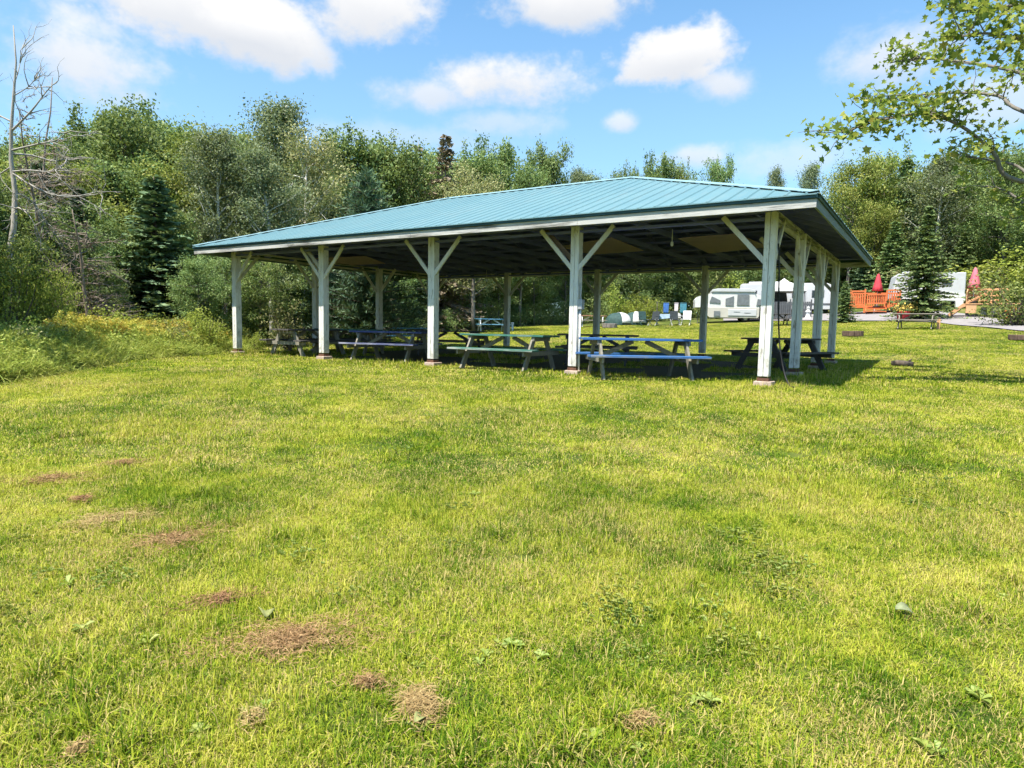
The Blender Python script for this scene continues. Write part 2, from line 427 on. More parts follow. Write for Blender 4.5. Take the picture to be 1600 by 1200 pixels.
M['l_maple_y'] = foliage('leaf_maple_yellow', [(0.1, (0.108, 0.157, 0.032)), (0.5, (0.227, 0.286, 0.063)), (0.88, (0.389, 0.378, 0.108))], .32)
M['l_birch'] = foliage('leaf_birch', [(0.1, (0.090, 0.129, 0.065)), (0.5, (0.185, 0.230, 0.118)), (0.9, (0.325, 0.358, 0.202))], .3)
M['l_olive'] = foliage('leaf_olive', [(0.1, (0.130, 0.146, 0.063)), (0.5, (0.270, 0.275, 0.119)), (0.9, (0.454, 0.400, 0.205))], .3)
M['l_spruce'] = foliage('needle_spruce', [(0.1, (0.059, 0.101, 0.056)), (0.5, (0.119, 0.182, 0.092)), (0.9, (0.210, 0.280, 0.140))], .1, .6)
M['l_spruce_l'] = foliage('needle_spruce_light', [(0.1, (0.072, 0.124, 0.044)), (0.5, (0.143, 0.215, 0.073)), (0.9, (0.260, 0.325, 0.117))], .12, .6)
M['l_pine'] = foliage('needle_pine', [(0.1, (0.050, 0.100, 0.062)), (0.5, (0.106, 0.181, 0.106)), (0.9, (0.200, 0.275, 0.163))], .12, .6)
M['l_dead'] = foliage('needle_dead', [(0.1, (0.13, 0.105, 0.07)), (0.5, (0.22, 0.18, 0.12)), (0.9, (0.34, 0.28, 0.2))], .1, .8)
M['l_fresh'] = foliage('leaf_fresh', [(0.1, (0.15, 0.21, 0.03)), (0.5, (0.29, 0.36, 0.065)), (0.9, (0.46, 0.49, 0.12))], .35)
M['l_bush'] = foliage('leaf_bush', [(0.1, (0.077, 0.116, 0.037)), (0.5, (0.176, 0.237, 0.070)), (0.9, (0.341, 0.363, 0.132))], .3)
M['l_near'] = foliage('leaf_maple_near', [(0.1, (0.086, 0.138, 0.023)), (0.45, (0.184, 0.253, 0.046)), (0.8, (0.345, 0.356, 0.081)), (1, (0.483, 0.356, 0.103))], .38)
M['l_reed'] = foliage('leaf_reed', [(0.1, (0.17, 0.25, 0.035)), (0.5, (0.33, 0.39, 0.07)), (0.9, (0.52, 0.5, 0.15))], .35)
M['goldenrod'] = foliage('goldenrod_bloom', [(0.1, (0.3, 0.24, 0.025)), (0.5, (0.5, 0.4, 0.05)), (0.9, (0.62, 0.52, 0.14))], .25)
M['straw'] = foliage('dry_clippings', [(0.1, (0.19, 0.115, 0.05)), (0.5, (0.35, 0.225, 0.1)), (0.9, (0.5, 0.36, 0.17))], .2, .8)
M['weed'] = foliage('leaf_weed', [(0.1, (0.16, 0.21, 0.035)), (0.5, (0.25, 0.31, 0.065)), (0.9, (0.36, 0.4, 0.13))], .25)

def lawn_colours(k, p):
    'world-position colour of the turf: deep green, yellow-green and dry patches'
    a = k.noise(.34, 5, .6, p); b = k.noise(1.3, 5, .62, k.mapping(p, (1, 1, .2), (7, 3, 0))); c = k.noise(.75, 4, .6, k.mapping(p, (1, 1, .2), (31, 13, 0)))
    e = k.noise(4.2, 4, .6, k.mapping(p, (1, 1, .2), (3, 17, 0)))
    f = k.math('ADD', k.math('MULTIPLY', a, .45), k.math('ADD', k.math('MULTIPLY', b, .42), k.math('MULTIPLY', e, .30)))
    f = k.math('ADD', k.math('MULTIPLY', k.math('SUBTRACT', f, .585), 1.15), .5)
    return f, c
def lawn_mat():
    m, nt, out = new_mat('turf'); k = NT(nt); p = k.pos()
    f, dry = lawn_colours(k, p)
    c = k.ramp(f, [(.38, (.045, .080, .010)), (.5, (.10, .135, .018)), (.6, (.16, .165, .036))])
    c = k.mix(k.math('MULTIPLY', k.rng(dry, .54, .68), .55), c, (.36, .27, .10))
    fine = k.noise(26, 6, .7, p)
    c = k.mix(k.rng(fine, .35, .65, .0, .55), c, (.055, .05, .018))
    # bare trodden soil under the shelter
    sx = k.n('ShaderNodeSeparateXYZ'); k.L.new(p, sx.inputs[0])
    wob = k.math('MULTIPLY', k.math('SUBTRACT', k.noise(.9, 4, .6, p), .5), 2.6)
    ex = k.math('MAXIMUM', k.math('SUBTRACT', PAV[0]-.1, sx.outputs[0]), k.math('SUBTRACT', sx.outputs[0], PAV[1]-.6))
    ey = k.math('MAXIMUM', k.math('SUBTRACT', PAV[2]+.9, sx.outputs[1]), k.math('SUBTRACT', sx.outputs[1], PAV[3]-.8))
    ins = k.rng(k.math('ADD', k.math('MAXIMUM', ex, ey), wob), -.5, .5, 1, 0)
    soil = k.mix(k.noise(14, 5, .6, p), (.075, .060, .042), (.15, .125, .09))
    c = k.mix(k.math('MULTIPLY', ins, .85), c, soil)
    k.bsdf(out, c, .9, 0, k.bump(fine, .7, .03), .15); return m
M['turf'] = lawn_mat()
def blade_mat():
    m, nt, out = new_mat('grass_blade'); k = NT(nt); p = k.pos()
    f, dry = lawn_colours(k, p)
    a = k.n('ShaderNodeAttribute', attribute_name='v'); sp = k.n('ShaderNodeSeparateColor'); k.L.new(a.outputs['Color'], sp.inputs[0])
    f = k.math('ADD', f, k.math('MULTIPLY', k.math('SUBTRACT', sp.outputs[0], .5), .22))
    c = k.ramp(f, [(.36, (.052, .122, .005)), (.44, (.138, .218, .012)), (.51, (.262, .318, .022)), (.58, (.390, .405, .042)), (.68, (.50, .47, .09))])
    st = k.math('ADD', k.math('MULTIPLY', sp.outputs[1], .75), k.math('MULTIPLY', dry, .75))
    c = k.mix(k.rng(st, .93, 1.05), c, (.50, .40, .15))
    b = k.n('ShaderNodeBsdfPrincipled'); k.L.new(c, b.inputs['Base Color']); b.inputs['Roughness'].default_value = .65
    b.inputs['Specular IOR Level'].default_value = .08
    t = k.n('ShaderNodeBsdfTranslucent'); k.L.new(c, t.inputs[0])
    mx = k.n('ShaderNodeMixShader'); mx.inputs[0].default_value = .3
    k.L.new(b.outputs[0], mx.inputs[1]); k.L.new(t.outputs[0], mx.inputs[2]); k.L.new(mx.outputs[0], out.inputs[0]); return m
M['blade'] = blade_mat()
def gravel_mat():
    m, nt, out = new_mat('gravel'); k = NT(nt); p = k.pos()
    a = k.noise(3, 6, .65, p); v = k.noise(40, 4, .7, p)
    c = k.mix(k.rng(a, .3, .7), (.27, .25, .25), (.20, .185, .183)); c = k.mix(k.rng(v, .4, .7, 0, .5), c, (.30, .28, .275))
    k.bsdf(out, c, .95, 0, k.bump(v, .5, .02), .15); return m
M['gravel'] = gravel_mat()
def forest_floor():
    m, nt, out = new_mat('forest_floor'); k = NT(nt); p = k.pos()
    c = k.ramp(k.noise(.8, 6, .65, p), [(.35, (.035, .045, .015)), (.65, (.085, .10, .03))])
    k.bsdf(out, c, .95, 0, None, .1); return m
M['forest_floor'] = forest_floor()
# ------------------------------------------------------------------ ground, road and turf
def edge_dist(x, y):
    'how far (m) a point lies beyond the edge of the mown lawn, measured outward from the camera'
    dx = x-CAM[0]; dy = y-CAM[1]
    t = -dx*math.sin(YAW)+dy*math.cos(YAW); l = dx*math.cos(YAW)+dy*math.sin(YAW)
    px = 800+FPX*l/np.maximum(t, .5)
    E = np.interp(px, [-900, 0, 100, 200, 310, 450, 600, 740, 900, 1100, 1290, 1700, 2600], [10, 12.6, 14.6, 17.0, 20.3, 25, 31, 39, 49, 56, 63, 66, 66])
    return np.where(t > .5, np.hypot(dx, dy)-E, -20.0)
def make_lawn():
    n = 230
    a = np.sinh(np.linspace(-5.6, 5.6, n))/math.sinh(5.6)
    gx = -6+a*420; gy = -2+a*420
    X, Y = np.meshgrid(gx, gy)
    # the same number of rows again, spread evenly over the part in view
    fx = np.linspace(-30, 34, 200); fy = np.linspace(-16, 50, 200)
    gx = np.unique(np.round(np.concatenate([gx[(gx < -30) | (gx > 34)], fx]), 4)); gy = np.unique(np.round(np.concatenate([gy[(gy < -16) | (gy > 50)], fy]), 4))
    X, Y = np.meshgrid(gx, gy); Z = ground(X, Y)
    nx, ny = len(gx), len(gy)
    i = np.arange(nx*ny).reshape(ny, nx)
    F = np.stack([i[:-1, :-1], i[:-1, 1:], i[1:, 1:], i[1:, :-1]], -1).reshape(-1, 4)
    V = np.stack([X, Y, Z], -1).reshape(-1, 3)
    me = np_mesh('lawn', V, F, M['turf'], None, True)
    o = link('lawn', me); tag(o, 'mown yellow-green grass field sloping up from the camera', 'lawn', kind='structure')
    # soil of the wood and of the uncut margin, a sheet just above the turf
    ed = edge_dist(X, Y); q = ed.reshape(-1)[F].min(1) > .6
    idx = np.unique(F[q]); mp = -np.ones(len(V), int); mp[idx] = np.arange(len(idx))
    V2 = V[idx].copy(); V2[:, 2] += .012
    r2 = np.random.default_rng(3).normal(0, .02, len(V2)); V2[:, 2] += np.abs(r2)
    o2 = link('forest_floor', np_mesh('forest_floor', V2, mp[F[q]], M['forest_floor'], None, True)); tag(o2, 'dark soil under the trees beyond the lawn', 'ground', kind='structure')
make_lawn()

def ribbon(name, near, far, mat, lift, label, n=60):
    'a road laid on the ground between two lines of (photo column, distance)'
    V = []; F = []
    xs = np.linspace(near[0][0], near[-1][0], n)
    for px in xs:
        for line in (near, far):
            D = np.interp(px, [p[0] for p in line], [p[1] for p in line])
            p0 = at_dist(px, 500, D)
            V.append((p0[0], p0[1]))
    V = np.array(V); W = []
    for i in range(n):
        a, b = V[2*i], V[2*i+1]
        for t in np.linspace(0, 1, 7):
            p = a*(1-t)+b*t; W.append((p[0], p[1], gz(p[0], p[1])+lift+.03*math.sin(math.pi*t)))
    for i in range(n-1):
        for j in range(6): F.append((i*7+j, (i+1)*7+j, (i+1)*7+j+1, i*7+j+1))
    o = link(name, np_mesh(name, np.array(W), np.array(F), mat, None, True))
    tag(o, label, 'road', kind='structure'); return o
ribbon('gravel_road', [(1130, 52), (1300, 46), (1450, 43.5), (1600, 37), (1800, 33)], [(1130, 58), (1300, 54), (1450, 52), (1600, 43), (1800, 38)], M['gravel'], .05,
       'pale grey gravel lane crossing in front of the parked trailers')

# ---- scatter: one object whose vertices carry the instances
def scatter(name, P, rot, scl, idx, protos, label, cat, kind='stuff'):
    me = bpy.data.meshes.new(name); me.vertices.add(len(P)); me.vertices.foreach_set('co', np.asarray(P, np.float32).ravel())
    a = me.attributes.new('rot', 'FLOAT_VECTOR', 'POINT'); a.data.foreach_set('vector', np.asarray(rot, np.float32).ravel())
    a = me.attributes.new('scl', 'FLOAT_VECTOR', 'POINT'); a.data.foreach_set('vector', np.asarray(scl, np.float32).ravel())
    a = me.attributes.new('idx', 'INT', 'POINT'); a.data.foreach_set('value', np.asarray(idx, np.int32))
    o = link(name, me); tag(o, label, cat, kind=kind)
    pc = bpy.data.collections.new(name+'_sources')
    for i, m in enumerate(protos):
        s = bpy.data.objects.new('%s_%02d' % (name, i), m); pc.objects.link(s)
    ng = bpy.data.node_groups.new(name, 'GeometryNodeTree')
    ng.interface.new_socket('Geometry', in_out='INPUT', socket_type='NodeSocketGeometry')
    ng.interface.new_socket('Geometry', in_out='OUTPUT', socket_type='NodeSocketGeometry')
    N = ng.nodes; L = ng.links
    gi = N.new('NodeGroupInput'); go = N.new('NodeGroupOutput'); ip = N.new('GeometryNodeInstanceOnPoints')
    ci = N.new('GeometryNodeCollectionInfo'); ci.inputs['Collection'].default_value = pc
    ci.inputs['Separate Children'].default_value = True; ci.inputs['Reset Children'].default_value = True
    def na(nm, t):
        k = N.new('GeometryNodeInputNamedAttribute'); k.data_type = t; k.inputs['Name'].default_value = nm; return k.outputs['Attribute']
    L.new(gi.outputs[0], ip.inputs['Points']); L.new(ci.outputs[0], ip.inputs['Instance'])
    ip.inputs['Pick Instance'].default_value = True; L.new(na('idx', 'INT'), ip.inputs['Instance Index'])
    L.new(na('rot', 'FLOAT_VECTOR'), ip.inputs['Rotation']); L.new(na('scl', 'FLOAT_VECTOR'), ip.inputs['Scale'])
    L.new(ip.outputs[0], go.inputs[0])
    md = o.modifiers.new('scatter', 'NODES'); md.node_group = ng
    return o
def blades(rng, n, size, h, w, lean=.5, hv=.35, clump=0, radius=None):
    'n bent grass blades over a square of the given size; 5 vertices and 3 triangles each'
    if clump:
        c = rng.uniform(-size/2, size/2, (clump, 2)); P = c[rng.integers(0, clump, n)]+rng.normal(0, radius, (n, 2))
    else: P = rng.uniform(-size/2, size/2, (n, 2))
    az = rng.uniform(0, 2*np.pi, n); H = h*np.clip(rng.normal(1, hv, n), .3, 2.0); ln = np.abs(rng.normal(lean, lean*.5, n))
    flat = rng.random(n) < .22; ln = np.where(flat, ln+1.1, ln)
    d = np.stack([np.cos(az), np.sin(az)], 1); s = np.stack([-d[:, 1], d[:, 0]], 1)
    W = w*rng.uniform(.7, 1.4, n)
    z1 = H*.55*np.cos(ln*.5); r1 = H*.55*np.sin(ln*.5); z2 = z1+H*.45*np.cos(ln*1.35); r2 = r1+H*.45*np.sin(np.minimum(ln*1.35, 1.9))
    V = np.zeros((n, 5, 3))
    V[:, 0, :2] = P-s*W[:, None]/2; V[:, 1, :2] = P+s*W[:, None]/2
    m = P+d*r1[:, None]
    V[:, 2, :2] = m+s*W[:, None]*.42; V[:, 3, :2] = m-s*W[:, None]*.42; V[:, 2, 2] = V[:, 3, 2] = z1
    V[:, 4, :2] = P+d*r2[:, None]; V[:, 4, 2] = np.maximum(z2, .004)
    V[:, 0:2, 2] = -.012
    b = np.arange(n)[:, None]*5
    F = np.concatenate([b+np.array([[0, 1, 2]]), b+np.array([[0, 2, 3]]), b+np.array([[3, 2, 4]])])
    A = np.repeat(np.stack([rng.random(n), np.where(flat, .55+.45*rng.random(n), rng.random(n)), rng.random(n)], 1), 5, 0)
    return V.reshape(-1, 3), F, A
def lay(P, rng):
    'rotations that lay each piece on the slope, turned at random'
    P = np.asarray(P); e = .35
    gx = (ground(P[:, 0]+e, P[:, 1])-ground(P[:, 0]-e, P[:, 1]))/(2*e); gy = (ground(P[:, 0], P[:, 1]+e)-ground(P[:, 0], P[:, 1]-e))/(2*e)
    out = np.zeros((len(P), 3))
    for i in range(len(P)):
        q = Vector((0, 0, 1)).rotation_difference(Vector((-gx[i], -gy[i], 1)).normalized()).to_matrix() @ Matrix.Rotation(rng.uniform(0, 6.283), 3, 'Z')
        out[i] = tuple(q.to_euler())
    return out
def make_grass():
    rng = np.random.default_rng(11)
    protos = []
    def proto(parts):
        V, F, A = join_np(parts); protos.append(np_mesh('turf_piece', V, F, M['blade'], A))
    for i in range(5): proto([blades(rng, 2300, .5, .041, .0029, 1.05, .45), blades(rng, 1000, .5, .036, .0034, 1.6), blades(rng, 170, .5, .066, .0036, .8, clump=6, radius=.03)])
    for i in range(4): proto([blades(rng, 2700, .9, .034, .0056, 1.05), blades(rng, 240, .9, .065, .0058, .7, clump=9, radius=.05)])
    for i in range(4): proto([blades(rng, 2400, 1.7, .030, .012, 1.05), blades(rng, 160, 1.7, .06, .012, .7, clump=10, radius=.08)])
    for i in range(3): proto([blades(rng, 130, .05, .105, .0040, .75, clump=1, radius=.035)])
    P = []; S = []; I = []
    f2 = np.array([-math.sin(YAW), math.cos(YAW)]); r2 = np.array([math.cos(YAW), math.sin(YAW)])
    def zone(t0, t1, step, i0, ni, k):
        for t in np.arange(t0, t1, step):
            wmax = (t+1.5)*.86+1
            for l in np.arange(-wmax, wmax, step):
                q = CAM[:2]+f2*(t+rng.uniform(-.3, .3)*step)+r2*(l+rng.uniform(-.3, .3)*step)
                x, y = q
                if edge_dist(x, y) > .5: continue
                ins = min(min(x-PAV[0], PAV[1]-x), min(y-PAV[2], PAV[3]-y))
                if ins > .55 and rng.random() > .12: continue
                if t > 30 and rd(x, y): continue
                P.append((x, y, gz(x, y))); I.append(i0+rng.integers(0, ni))
                v = .86+.24*math.sin(x*1.3+2*math.sin(y*.7))*math.sin(y*1.5+1.1)+rng.normal(0, .14)
                if ins > -.7: v *= 1.3+.6*max(0, rng.normal(0, 1))
                S.append((k, k, max(.62, v)))
    def rd(x, y):
        dx = x-CAM[0]; dy = y-CAM[1]; t = dx*f2[0]+dy*f2[1]; l = dx*r2[0]+dy*r2[1]; px = 800+FPX*l/t; D = math.hypot(dx, dy)
        return px > 1130 and D > np.interp(px, [1130, 1300, 1450, 1600, 1800], [52, 46, 43.5, 37, 33])-.6
    zone(.9, 5.2, .33, 0, 5, 1.0)
    zone(5.2, 12, .60, 5, 4, 1.0)
    zone(12, 46, 1.1, 9, 4, 1.0)
    for k in range(420):              # tufts the mower left taller
        t = 1.5+6*rng.random()**1.5; l = rng.uniform(-.85, .85)*(t+.6); x, y = CAM[:2]+f2*t+r2*l
        if math.sin(x*1.7+1.3*math.sin(y*1.1))*math.sin(y*2.1+x*.6) < .12: continue
        P.append((x, y, gz(x, y))); I.append(13+rng.integers(0, 3)); q = rng.uniform(.5, .95); S.append((q*1.2, q*1.2, q))
    n = len(P); rot = lay(P, rng)
    print('turf pieces', n)
    scatter('lawn_grass', P, rot, S, I, protos, 'short mown grass blades covering the whole field', 'grass')
make_grass()
# ------------------------------------------------------------------ the picnic shelter
POST_H, OH, Z_FB, PW = 2.857, .791, 2.754, .18
EX0, EX1, EY0, EY1 = PAV[0]-OH, PAV[1]+OH, PAV[2]-OH, PAV[3]+OH
HW = (EY1-EY0)/2; LT = EX1-EX0
Z_E, Z_P = 2.965, 4.735; SL = (Z_P-Z_E)/HW
def roof_z(x, y):
    return Z_E+SL*min(x-EX0, EX1-x, y-EY0, EY1-y)
def make_pavilion():
    rg = random.Random(4)
    T = thing('picnic_shelter', 'large open picnic shelter with teal metal hip roof on white Y-braced posts', 'pavilion', (0, 0, 0))
    posts = [(k, 0) for k in range(5)]+[(k, 3) for k in range(5)]+[(0, 1), (0, 2), (4, 1), (4, 2)]
    for k, j in posts:
        x, y = -k*BL, j*BW; g = gz(x, y)
        lean = rg.uniform(-.006, .006)
        p = MB()
        for s in (-1, 1):      # two timbers bolted side by side
            p.bar((x+s*(PW/4+.002), y, g+.17), (x+s*(PW/4+.002)+lean, y, POST_H), PW/2-.003, PW+(.006 if s > 0 else 0), (0, 1, 0))
        po = p.build('post', M['post_paint'], T, bevel=.006)
        MB().box((x, y, g+.115), (PW+.012, PW+.012, .06)).build('painted_foot', M['red_foot'], po)
        b = MB(); b.prism([(-.16, -.15), (.15, -.16), (.16, .15), (-.15, .16)], 2, 0, .22)
        b.V = [(v[0]*(1.05 if v[2] < .1 else .94)+x+.01, v[1]*(1.05 if v[2] < .1 else .94)+y, v[2]+g-.13) for v in b.V]
        b.build('pier', M['pier'], po, bevel=.012)
        zb, zt, rch = 2.02, POST_H-.03, .80
        def brace(dx, dy, off, zs=0.0, w=.085, m='white_paint'):
            a = (x+dx*(PW/2-.03)+off[0], y+dy*(PW/2-.03)+off[1], zb+zs); c = (x+dx*rch+off[0], y+dy*rch+off[1], zt+zs*.2)
            MB().bar(a, c, .045, w, (0, 0, 1)).build('brace', M[m], po, bevel=.004)
        along_x = j in (0, 3); along_y = k in (0, 4)
        sx = -1 if y == 0 else 1
        if along_x:
            for d in (-1, 1):
                if (k == 0 and d > 0) or (k == 4 and d < 0): continue
                brace(d, 0, (0, -.05 if j == 0 else .05))
                if j == 0 and k in (1, 3) and d < 0: brace(d, 0, (.02, .075), .12, .10, 'wood_brown' if k == 1 else 'white_paint')
        if along_y:
            for d in (-1, 1):
                if (j == 0 and d < 0) or (j == 3 and d > 0): continue
                brace(0, d, (.05 if k == 0 else -.05, 0))
            if j in (1, 2): brace(-1 if k == 0 else 1, 0, (0, -.02))
    # double plates on top of the posts
    for y in (0, 3*BW):
        for zz, h in ((POST_H-.10, .04), (POST_H+.015, .05)):
            for k in range(4):
                MB().box((-(k+.5)*BL, y, zz), (BL-.004 if zz > POST_H else BL-PW-.004, .14, h)).build('top_plate', M['joist_x'], T)
    for x in (0, -4*BL):
        for zz, h in ((POST_H-.10, .035), (POST_H+.015, .045)):
            for j in range(3):
                MB().box((x, (j+.5)*BW, zz), (.14, BW-PW-.004, h)).build('top_plate', M['white_paint_y'], T)
    # ceiling joists, rafters and purlins
    n = 13
    for i in range(n):
        x = PAV[0]+.35+(PAV[1]-PAV[0]-.7)*i/(n-1)
        MB().box((x, 1.5*BW, POST_H+.105), (.045, 3*BW+.1, .11)).build('ceiling_joist', M['joist'], T)
        for s in (-1, 1):
            d = min(x-EX0, EX1-x, HW)
            y0 = EY0+.05 if s < 0 else EY1-.05; y1 = EY0+d-.02 if s < 0 else EY1-d+.02
            MB().bar((x+.05, y0, Z_E-.11), (x+.05, y1, Z_E-.11+SL*(d-.07)), .045, .13, (0, 0, 1)).build('rafter', M['joist'], T)
    for i in range(9):
        y = .6+(3*BW-1.2)*i/8; d = 0
        for s in (-1, 1):
            dd = min(y-EY0, EY1-y)
            x0 = EX1-.05 if s > 0 else EX0+.05; x1 = EX1-dd if s > 0 else EX0+dd
            MB().bar((x0, y, Z_E-.11), (x1, y, Z_E-.11+SL*(dd-.05)), .045, .13, (0, 0, 1)).build('rafter', M['joist_x'], T)
    for i in range(9):
        d = .18+i*.64
        if d > HW-.1: break
        for s in (-1, 1):
            y = EY0+d if s < 0 else EY1-d
            MB().bar((EX0+d, y, Z_E+SL*d-.052), (EX1-d, y, Z_E+SL*d-.052), .085, .03, (0, s*SL, 1)).build('purlin', M['joist_x'], T)
            x = EX0+d if s < 0 else EX1-d
            MB().bar((x, EY0+d, Z_E+SL*d-.052), (x, EY1-d, Z_E+SL*d-.052), .085, .03, (s*SL, 0, 1)).build('purlin', M['joist'], T)
    # collars between joists and roof: run along the building and catch the light
    for i in range(5):
        y = 1.0+(3*BW-2)*i/4
        MB().box((-2*BL, y, POST_H+.19), (4*BL-.5, .04, .055)).build('stringer', M['joist_x'], T)
    # pale plywood sheets lying on the joists' undersides
    for (pts) in (((875, 386), (955, 372), (1005, 392), (925, 398)), ((1060, 373), (1150, 366), (1200, 386), (1108, 396)), ((492, 404), (572, 401), (602, 412), (545, 414))):
        q = [at_height(px, py, POST_H+.03) for px, py in pts]
        MB().prism([(v[0], v[1]) for v in q], 2, POST_H+.028, POST_H+.046).build('plywood_sheet', M['plywood'], T)
    # fascia in lengths, butted, a little out of line
    def fascia(p0, p1, nn, mat, out):
        p0 = np.array(p0, float); p1 = np.array(p1, float)
        for i in range(nn):
            a = p0+(p1-p0)*i/nn; b = p0+(p1-p0)*(i+1)/nn; u = (b-a)/np.linalg.norm(b-a)
            dz = rg.uniform(-.008, .006)
            MB().bar(a+u*.002+(0, 0, dz), b-u*.002+(0, 0, dz+rg.uniform(-.004, .004)), .035, .135, (0, 0, 1)).build('fascia_board', M[mat], T, bevel=.003)
    zf = Z_FB+.0675
    fascia((EX0, EY0+.018, zf), (EX1, EY0+.018, zf), 4, 'fascia_front', -1)
    fascia((EX0, EY1-.018, zf), (EX1, EY1-.018, zf), 4, 'white_paint_x', 1)
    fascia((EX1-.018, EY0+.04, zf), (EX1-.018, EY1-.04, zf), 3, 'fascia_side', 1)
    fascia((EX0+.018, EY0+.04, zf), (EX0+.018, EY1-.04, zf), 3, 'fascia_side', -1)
    zt = Z_FB+.135+.036
    for a, b in (((EX0-.01, EY0-.004), (EX1+.01, EY0-.004)), ((EX0-.01, EY1+.004), (EX1+.01, EY1+.004)), ((EX1+.004, EY0+.03), (EX1+.004, EY1-.03)), ((EX0-.004, EY0+.03), (EX0-.004, EY1-.03))):
        MB().bar(a+(zt,), b+(zt,), .05, .07, (0, 0, 1)).build('drip_trim', M['trim'], T, bevel=.004)
    # metal sheets, each with its own ribs
    def sheet(side, s0, s1, Ltot):
        def pt(s, d, h):
            z = Z_E+SL*d+h
            if side == 0: return (EX0+s, EY0+d, z)
            if side == 1: return (EX1, EY0+s, z) if False else (EX1-d, EY0+s, z)
            if side == 2: return (EX1-s, EY1-d, z)
            return (EX0+d, EY1-s, z)
        prof = [(s0, 0)]
        s = s0+(s1-s0)/6
        while s < s1-.02:
            prof += [(s-.030, 0), (s-.013, .019), (s+.013, .019), (s+.030, 0)]; s += (s1-s0)/3
        prof.append((s1, 0))
        lo = -.05
        P = []; F = []
        for q, h in prof:
            dm = max(lo+.01, min(q, Ltot-q, HW)-.03)
            P += [pt(q, lo, h), pt(q, dm, h)]
        m = len(prof)
        for i in range(m-1): F.append((2*i, 2*i+2, 2*i+3, 2*i+1))
        b = len(P)                      # flat underside
        for q in (s0, s1):
            dm = max(lo+.01, min(q, Ltot-q, HW)-.03); P += [pt(q, lo, -.012), pt(q, dm, -.012)]
        F.append((b, b+1, b+3, b+2))
        F.append(tuple([b]+[b+2]+[2*i for i in range(m-1, -1, -1)]))
        o = MB().add(P, F).build('roof_sheet', M['roof'], T)
        o.data.materials.append(M['under']); o.data.polygons[m-1].material_index = 1
    for side, Ltot in ((0, LT), (2, LT), (1, 2*HW), (3, 2*HW)):
        nn = round(Ltot/.9144); w = Ltot/nn
        for i in range(nn): sheet(side, i*w, (i+1)*w, Ltot)
    def cap(p0, p1, nvec0, nvec1, nn):
        p0 = Vector(p0); p1 = Vector(p1)
        for i in range(nn):
            a = p0.lerp(p1, i/nn); b = p0.lerp(p1, (i+1)/nn+(.01 if i < nn-1 else 0)); P = []
            for p in (a, b):
                for nv, w in ((nvec0, .15), (None, 0), (nvec1, .15)):
                    P.append(p+(Vector(nv)*w if nv else Vector((0, 0, .012)))+Vector((0, 0, .030+.002*(i % 2))))
            m = MB().add(P+[q-Vector((0, 0, .006)) for q in P], [(0, 3, 4, 1), (1, 4, 5, 2), (6, 7, 10, 9), (7, 8, 11, 10), (0, 6, 9, 3), (2, 5, 11, 8), (0, 1, 7, 6), (1, 2, 8, 7), (3, 9, 10, 4), (4, 10, 11, 5)])
            m.build('ridge_cap', M['cap'], T)
    ym = (EY0+EY1)/2; xa, xb = EX0+HW, EX1-HW
    cap((xa, ym, Z_P), (xb, ym, Z_P), (0, -1, -SL), (0, 1, -SL), 3)
    for cx, cy, px, sxn, syn in ((EX1+.03, EY0-.03, xb, 1, -1), (EX1+.03, EY1+.03, xb, 1, 1), (EX0-.03, EY0-.03, xa, -1, -1), (EX0-.03, EY1+.03, xa, -1, 1)):
        # directions away from the hip down each slope
        h = Vector((px-cx, ym-cy, Z_P-Z_E)).normalized()
        v1 = Vector((-sxn, 0, 0)).normalized(); v2 = Vector((0, -syn, 0)).normalized()
        cap((cx, cy, Z_E-.005), (px, ym, Z_P), tuple(v1*.9), tuple(v2*.9), 4)
    # electrics on the fourth post from the left
    x = -BL
    MB().tube([(x+PW/2+.03, -.02, gz(x, 0)-.02), (x+PW/2+.03, -.02, 1.25)], .02, 8).build('conduit', M['plastic_white'], T, True)
    MB().box((x+PW/2+.045, -.02, 1.33), (.09, .13, .2)).build('junction_box', M['metal_grey'], T, bevel=.01)
    MB().tube([(x+PW/2+.03, -.02, 1.43), (x+PW/2+.03, -.02, 1.75)], .012, 6).build('conduit', M['metal_grey'], T)
    # lamp hanging on a cord, and festoon wires
    for (px, py) in ((1050, 381), (760, 438)):
        q = at_height(px, py, 2.62) if px > 900 else at_height(px, py, 2.55)
        b = MB(); b.tube([(q[0], q[1], POST_H+.06), (q[0], q[1], q[2]+.05)], .008, 5); b.lathe([(.012, .05), (.025, .04), (.034, -.01), (.026, -.04), (.006, -.055)], 10, tuple(q)); b.build('lamp', M['plastic_white'], T, True)
    return T
make_pavilion()
# black cable hanging beside the corner post and trailing on the grass
cp = [(.10, .12, 2.35), (.13, .14, 1.9), (.15, .16, 1.2), (.20, .18, .6), (.30, .12, .18), (.42, -.05, gz(.42, -.05)+.05), (.55, -.30, gz(.55, -.3)+.04)]
def spline(P, n=6):
    P = [Vector(p) for p in P]; out = []
    for i in range(len(P)-1):
        a, b, c, d = P[max(i-1, 0)], P[i], P[i+1], P[min(i+2, len(P)-1)]
        for k in range(n):
            t = k/n
            out.append(.5*((2*b)+(c-a)*t+(2*a-5*b+4*c-d)*t*t+(3*b-a-3*c+d)*t**3))
    return out+[P[-1]]
tag(MB().tube(spline(cp), .013, 7).build('cable', M['cable'], None, True), 'black cable hanging down beside the front corner post of the shelter', 'cable')

